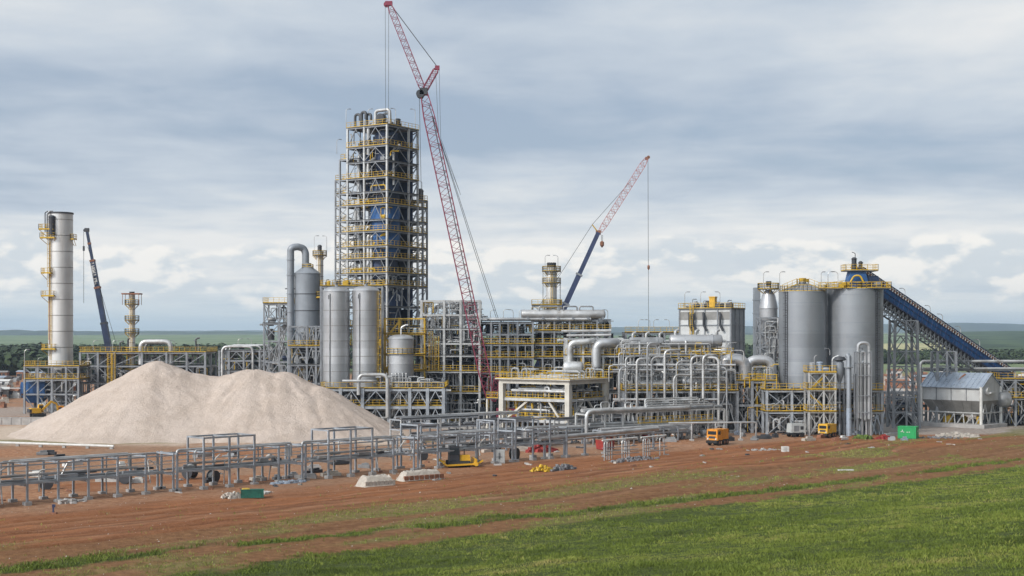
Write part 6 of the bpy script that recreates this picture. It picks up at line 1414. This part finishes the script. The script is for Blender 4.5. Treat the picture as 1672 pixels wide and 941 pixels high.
T.add('exhaust_pipe', MB().tube([(.9, .2, 1.6), (.9, .2, 2.4)], .07, 8), 'rubber'); T.add('ripper', MB().bar((-1.8, 0, .8), (-2.8, 0, .9), .7, .18).bar((-2.8, .2, .9), (-2.9, .2, .1), .14), 'machine_yellow')
T = Thing('electrical_cabinet', 'pale grey electrical cabinet beside the short front rack', 'cabinet', G(815, 757), 6)
T.add('body', MB().box((0, 0, 1.), (1.55, .8, 1.9)), 'cabinet'); T.add('door_panel', MB().box((-.38, -.42, 1.02), (.7, .05, 1.7)), 'cabinet'); T.add('door_panel', MB().box((.38, -.42, 1.02), (.7, .05, 1.7)), 'cabinet'); T.add('handle', MB().box((-.07, -.46, 1.1), (.06, .06, .9)).box((.07, -.46, 1.1), (.06, .06, .9)).box((0, -.455, .95), (.8, .05, .06)), 'steel_dark')
T = Thing('green_container', 'bright green site container with pale marks standing on bare earth', 'container', G(1483, 716.5), -28)
T.add('body', MB().box((0, 0, 1.05), (3.1, 2.2, 2.0)), 'green'); b = MB()
for i in range(11): b.box((-1.5+i*.3, -1.12, 1.05), (.1, .06, 1.9))
T.add('corrugation', b, 'green'); T.add('lid', MB().box((0, 0, 2.1), (3.2, 2.3, .12)), 'green'); T.add('frame', MB().box((0, 0, .08), (3.16, 2.26, .14)), 'green_dark')
b = MB()
for x, z, w, h in ((-.9, 1.25, .3, .1), (-.75, 1.45, .12, .3), (-.55, 1.2, .2, .1), (.1, 1.2, .3, .1), (.45, 1.22, .18, .12)): b.box((x, -1.165, z), (w, .03, h))
b.box((1.57, .2, 1.3), (.03, .4, .16)); b.box((1.57, .45, 1.45), (.03, .14, .3)); T.add('lettering', b, 'white')

# ================================================================== stored goods and heaps
def heap_mesh(n, ax, ay, az, seed, s0, s1, round_=.5):
    g = random.Random(seed); b = MB()
    for i in range(n):
        a = g.uniform(0, 2*math.pi); rr = math.sqrt(g.random()); x, y = ax*rr*math.cos(a), ay*rr*math.sin(a); z = az*(1-rr*rr)*g.uniform(.2, 1.); s = g.uniform(s0, s1)
        vs = [(x+s*g.uniform(.6, 1.2)*cx_, y+s*g.uniform(.6, 1.2)*cy_, max(-.05, z+s*g.uniform(.4, .9)*cz_)) for cx_, cy_, cz_ in ((-.5, -.5, -.5), (.5, -.5, -.5), (.5, .5, -.5), (-.5, .5, -.5), (-.4, -.4, .5), (.4, -.4, .5), (.4, .4, .5), (-.4, .4, .5))]
        b._add(vs, MB.BF)
    return b
def heap(name, label, cat, px, row, n, ax, ay, az, seed, s0, s1, m, rz=RD):
    return single(name, heap_mesh(n, ax, ay, az, seed, s0, s1), m, label, cat, G(px, row), rz)
def tarp(label, px, row, L, W, H, seed, skirt):
    g = random.Random(seed); n, mm = 18, 9; T = Thing('covered_stack', label, 'covered stack', G(px, row), RD-8); vs = []
    for i in range(n+1):
        for j in range(mm+1):
            u, v = i/n*2-1, j/mm*2-1; h = H*min(1, 2.6*(1-abs(v)**1.5))*min(1, 4.5*(1-abs(u)))*(1+.10*g.uniform(-1, 1)); 
            vs.append((u*L/2*(1.02-.06*h/H), v*W/2*(1.05-.2*h/H), max(-.04, h)+(.02 if abs(u) < 1 else -.04)))
    fs = [(i*(mm+1)+j, (i+1)*(mm+1)+j, (i+1)*(mm+1)+j+1, i*(mm+1)+j+1) for i in range(n) for j in range(mm)]
    T.add('tarpaulin', MB()._add(vs, fs), 'tarp'); b = MB()
    for i in range(8): x = -L*.42+i*L*.12; b.box((x, -W*.44, H*.32), (L*.09, .3, H*.5))
    T.add('brick_course', b, skirt); T.add('rope', MB().tube([(-L*.2, -W*.5, .2), (-L*.18, 0, H*1.1), (-L*.2, W*.5, .2)], .03, 5).tube([(L*.25, -W*.5, .2), (L*.25, 0, H*1.1), (L*.25, W*.5, .2)], .03, 5), 'cable')
tarp('pale wrinkled tarpaulin mound tapering at one end, beside the dirt road', 613, 793, 4.4, 2.4, 1.15, 11, 'tarp')
tarp('long tarpaulin covered brick stack between the mound and the bulldozer', 686, 783, 6.2, 2.0, 1.1, 12, 'rust')
T = Thing('green_crate', 'dark green slatted crate on the earth beside pale stones', 'crate', G(412, 813), 10); b = MB().box((0, 0, .5), (2.5, 1.2, .85)); T.add('body', b, 'green_dark'); b = MB()
for i in range(9): b.box((-1.2+i*.3, -.62, .5), (.07, .06, .95))
b.box((0, -.62, .96), (2.6, .08, .08)); b.box((0, -.62, .1), (2.6, .08, .08)); T.add('slat', b, 'green_dark'); T.add('load', MB().box((-.7, 0, .98), (.7, .8, .16), .2), 'yellow'); T.add('skid', MB().box((0, 0, .04), (2.5, 1.1, .1)), 'rust')
heap('stone_pile', 'low pile of pale stones beside the green crate', 'stone pile', 379, 814, 70, 1.5, .8, .75, 21, .2, .5, 'rock')
heap('rubble_pile', 'dark grey rubble heap along the road beyond the yellow cuttings', 'rubble', 918, 767, 90, 2.6, .9, .8, 22, .15, .5, 'rock_dark')
heap('scrap_pile', 'yellow pipe offcuts and frames heaped by the road', 'scrap', 884, 769, 50, 2.0, .9, .8, 23, .15, .55, 'yellow')
heap('rubble_pile', 'grey rubble strip at the foot of the hooped pipe stands', 'rubble', 1035, 752, 110, 5.5, .9, .6, 24, .15, .45, 'rock_dark')
heap('rubble_pile', 'pale rubble heap before the hopper shed', 'rubble', 1563, 714, 120, 4.2, 1.6, .9, 25, .25, .8, 'rock', 6)
heap('rubble_pile', 'thin scatter of grey rubble left of the pale rubble heap', 'rubble', 1530, 716, 60, 4.5, 1.4, .35, 26, .2, .5, 'rock_dark', 0)
heap('hose_heap', 'tangled green and yellow hoses beside the red heap', 'hoses', 1410, 717.5, 60, 1.9, .8, .9, 27, .15, .6, 'debris_green', 0)
heap('scrap_pile', 'bright red scrap heap between the hoses and the green container', 'scrap', 1443, 717.5, 70, 2.0, .8, .75, 28, .15, .6, 'red', 0)
heap('scrap_pile', 'red scrap and drums under the tan carried pipe, by the concrete frame', 'scrap', 885, 738, 70, 3.2, 1.2, 1.4, 29, .3, .8, 'red')
heap('plank_pile', 'flat pale plank pile left in front of the long front rack', 'planks', 432, 806.5, 14, 1.7, .5, .12, 30, .3, .8, 'white')
heap('plank_pile', 'thin bundle of pale planks under the rack middle', 'planks', 470, 789, 18, 2.6, .4, .2, 31, .3, .9, 'roof_sheet')
heap('sheet_pile', 'pale sheets scattered near the orange truck', 'sheets', 1245, 735, 36, 3.0, 1.2, .16, 32, .15, .5, 'concrete_grey', 10)
heap('plank_pile', 'dusty boards under the bottom corner pipe portal', 'planks', 115, 822, 20, 1.8, .8, .2, 33, .3, .9, 'concrete_grey')
heap('scrap_pile', 'yellow scrap left on the pad beside the dump truck', 'scrap', 722, 680, 26, 1.1, .6, .9, 34, .2, .5, 'yellow')
T = Thing('red_skip', 'red steel skip between the posts of the tan carried pipe', 'skip', G(988, 735), RD); T.add('body', MB().box((0, 0, .9), (2.4, 1.5, 1.5), 0, (1.12, 1.1)), 'red'); b = MB()
for x in (-.9, 0, .9): b.box((x, -.84, .9), (.1, .1, 1.4))
T.add('rib', b, 'red'); T.add('rim', MB().box((0, 0, 1.68), (2.75, 1.7, .1)), 'rust')
T = Thing('block_pallet', 'small white block pallet alone on the earth', 'pallet', G(1282, 739), 10); b = MB()
for i in range(2):
    for j in range(2):
        for k in range(2): b.box((-.25+i*.5, -.25+j*.5, .3+k*.42), (.44, .44, .38))
T.add('block_tile', b, 'white'); T.add('skid', MB().box((0, 0, .06), (1.1, 1.1, .12)), 'rust')
single('plank', MB().box((0, 0, .1), (2.1, .5, .16), .1), 'white', 'single white plank lying on the grassy earth', 'plank', G(1381, 769), 4)
T = Thing('ground_pipe', 'long white pipe lying on low blocks before the heap edge', 'pipe', G(-12, 727.5)); e = Vector(G(186, 734))-Vector(G(-12, 727.5)); T.add('pipe', MB().tube([(0, 0, .5), (e.x, e.y, .5)], .2, 10), 'white')
for i in range(6): p = e*(i/5.2+.02); T.add('block', MB().box((p.x, p.y, .14), (.5, .5, .32)), 'concrete_grey')
T = Thing('retaining_wall', 'low grey concrete wall at the foot of the chimney', 'wall', G(-30, 694)); e = Vector(G(98, 694))-Vector(G(-30, 694)); T.add('wall', MB().box((e.x/2, 0, .7), (e.x, .4, 1.5)), 'concrete_grey'); b = MB()
for i in range(9): b.box((e.x*i/8, -.23, .7), (.2, .12, 1.5))
T.add('pilaster_rib', b, 'concrete_grey'); T.add('coping', MB().box((e.x/2, 0, 1.5), (e.x+.1, .55, .12)), 'concrete_grey')
# small things under and behind the racks
g = random.Random(77)
HUE = {'pipe_grey': 'grey', 'white': 'whitish', 'rust': 'rust brown', 'concrete_grey': 'dusty grey', 'steel_dark': 'black', 'yellow': 'yellow', 'tarp': 'tan', 'steel_blue': 'blue grey', 'roof_sheet': 'pale blue', 'blue': 'deep blue', 'truck_orange': 'orange', 'rock': 'stone coloured', 'hopper_steel': 'brown grey', 'wall_sheet': 'pale grey'}
def stack(name, mb, ms, tail, cat, loc, rz, grp, L):
    m = g.choice(ms); single(name, mb, m, ('long ' if L > 2.2 else 'short ')+HUE[m]+' '+tail, cat, loc, rz, grp)
def spool(loc, s, m, lab, grp): 
    T = Thing('cable_drum', lab, 'cable drum', loc, g.uniform(0, 180), grp); T.add('flange', MB().lathe([(.1, -.45*s), (.75*s, -.45*s), (.75*s, -.35*s), (.3*s, -.35*s), (.3*s, .35*s), (.75*s, .35*s), (.75*s, .45*s), (.1, .45*s)], 18, (0, 0, .75*s), (1, 0, 0)), m); T.add('cable', MB().lathe([(.3*s, -.34*s), (.58*s, -.34*s), (.58*s, .34*s), (.3*s, .34*s)], 16, (0, 0, .75*s), (1, 0, 0)), 'cable')
for i, (px, row) in enumerate(((310, 782), (348, 788), (205, 790), (75, 800), (690, 752), (840, 750))): spool(G(px, row), g.uniform(.9, 1.3), 'steel_dark', 'dark cable drum standing among the front racks', 'cable drums among the racks')
for i in range(46):
    px = g.uniform(620, 860); row = g.uniform(684, 742); L = g.uniform(1, 4.5); 
    stack('material_stack', MB().box((0, 0, .25), (L, g.uniform(.5, 1.4), g.uniform(.3, .7))).box((L*.1, .1, .6), (L*.7, .5, .3), .1), ('pipe_grey', 'white', 'rust', 'concrete_grey', 'steel_dark', 'yellow', 'tarp', 'steel_blue'), 'stack of site material lying between the racks and the plant', 'material stack', G(px, row), g.uniform(-20, 60), 'stacks between racks and plant', L)
for i in range(30):
    px = g.uniform(40, 620); row = g.uniform(742, 792)-max(0, (px-300))*.05; L = g.uniform(.8, 3.2)
    stack('material_stack', MB().box((0, 0, .2), (L, g.uniform(.4, 1.2), g.uniform(.25, .6))).box((L*.1, .1, .5), (L*.6, .4, .3), .15), ('pipe_grey', 'white', 'white', 'concrete_grey', 'steel_dark', 'tarp'), 'stack of site material lying behind the front racks below the heap', 'material stack', G(px, row), g.uniform(-20, 60), 'stacks behind the front racks', L)
for i in range(34):
    px = g.uniform(870, 1480); row = g.uniform(704, 722); L = g.uniform(.8, 3.)
    stack('material_stack', MB().box((0, 0, .25), (L, g.uniform(.5, 1.2), g.uniform(.3, .8))).box((L*.1, .1, .6), (L*.6, .4, .3), .15), ('pipe_grey', 'white', 'rust', 'concrete_grey', 'steel_dark', 'roof_sheet', 'tarp'), 'stack of site material lying at the foot of the structures', 'material stack', G(px, row), g.uniform(-20, 60), 'stacks at the foot of the plant', L)
# construction camp beyond the plant, on both sides
def cabin(loc, L, W, H, m, rm, lab, grp, rz):
    T = Thing('site_cabin', lab, 'cabin', loc, rz, grp); T.add('wall', MB().box((0, 0, H/2), (L, W, H)), m); T.add('roof', MB().box((0, 0, H+.3), (L+.6, W+.6, .6), 0, (1, .25)), rm)
    T.add('door', MB().box((L*.2, -W/2-.04, 1.), (.9, .08, 2.)), 'steel_dark'); T.add('window', MB().box((-L*.2, -W/2-.04, 1.5), (1.4, .08, .9)), 'glass')
for i in range(26):
    D = g.uniform(380, 600); px = g.uniform(-40, 125); cabin((X(px, D), D, 0), g.uniform(3, 7), g.uniform(2.6, 4), g.uniform(2.0, 2.9), (mm_ := g.choice(('wall_sheet', 'tarp', 'rust', 'rust', 'hopper_steel', 'steel_dark'))), (rr_ := g.choice(('roof_sheet', 'rust', 'hopper_steel', 'white'))), f'small {HUE[mm_]} cabin with {HUE[rr_]} roof in the camp beyond the chimney', 'cabins of the camp beyond the chimney', g.uniform(-25, 25))
for i in range(34):
    D = g.uniform(350, 600); px = g.uniform(1425, 1690); cabin((X(px, D), D, 0), g.uniform(4, 9), g.uniform(2.6, 5), g.uniform(2.4, 3.4), (mm_ := g.choice(('white', 'wall_sheet', 'rust', 'rust', 'hopper_steel', 'tarp'))), (rr_ := g.choice(('roof_sheet', 'rust', 'rust', 'white'))), f'small {HUE[mm_]} cabin with {HUE[rr_]} roof in the camp beyond the trestles', 'cabins of the camp beyond the trestles', g.uniform(-25, 25))
for i in range(190):
    left = i < 95; D = g.uniform(345, 560); px = g.uniform(-40, 130) if left else g.uniform(1430, 1690); L = g.uniform(.8, 3.2)
    stack('stored_crate', MB().box((0, 0, .5), (L, g.uniform(1, 2.4), 1.0)).box((L*.1, 0, 1.2), (L*.6, 1, .6), .2), ('white', 'rust', 'rust', 'steel_dark', 'tarp', 'rock', 'pipe_grey', 'hopper_steel', 'steel_blue'), 'crate of stores in the camp yard beyond the chimney' if left else 'crate of stores in the camp yard beyond the trestles', 'crate', (X(px, D), D, 0), g.uniform(-30, 30), 'stores beyond the chimney' if left else 'stores beyond the trestles', L)
for i, (px, row, rz) in enumerate(((40, 668, 10), (58, 600, 20))):
    lamp((X(40+i*22, 318), 318, 0 if not i else 10.8), rz, 14.2 if not i else 1.6, ('tall curved lamp post at the corner of the chimney frame', 'small lamp post on the chimney frame deck')[i], None)
for i, px in enumerate((150, 182, 284, 322)): lamp((X(px, 329), 330, Z(575, 329)), (10, 10, 190, 190)[i], 2.3, 'thin lamp post on the yellow railed rack behind the heap', 'lamps on the rack behind the heap')
for i, px in enumerate((386, 408)): lamp((X(px, 320), 322, Z(572, 320)), (10, 190)[i], 2.2, 'thin lamp post on the small hooped rack above the heap saddle', 'lamps on the small rack')
T = Thing('marker_post', 'small dark marker post near the bottom corner racks', 'post', G(87, 840), 0); T.add('pole', MB().bar((0, 0, 0), (0, 0, .95), .14), 'boom_blue'); T.add('base', MB().box((0, 0, .1), (.7, .4, .2)), 'rust'); T.add('cap', MB().box((.05, 0, .85), (.3, .16, .3)), 'boom_blue')

# scattered litter over the bare earth, and the workers the site leaves behind
for i in range(75):
    px = g.uniform(0, 1672); lo = 830-(px/1672)*105; row = lo-g.uniform(0, 1)**1.5*60*(1-px/3200)
    if row < 716: continue
    L = g.uniform(.3, 1.5); p = G(px, row)
    stack('debris_piece', MB().box((0, 0, .08), (L, g.uniform(.15, .6), g.uniform(.08, .3)), 0, (.9, .8)).box((L*.2, .15, .12), (L*.5, .2, .2), .5), ('rock', 'concrete_grey', 'rust', 'steel_dark', 'hopper_steel', 'rust'), 'odd piece of site litter lying on the bare earth', 'debris', p, g.uniform(0, 180), 'litter on the bare earth', L*2)
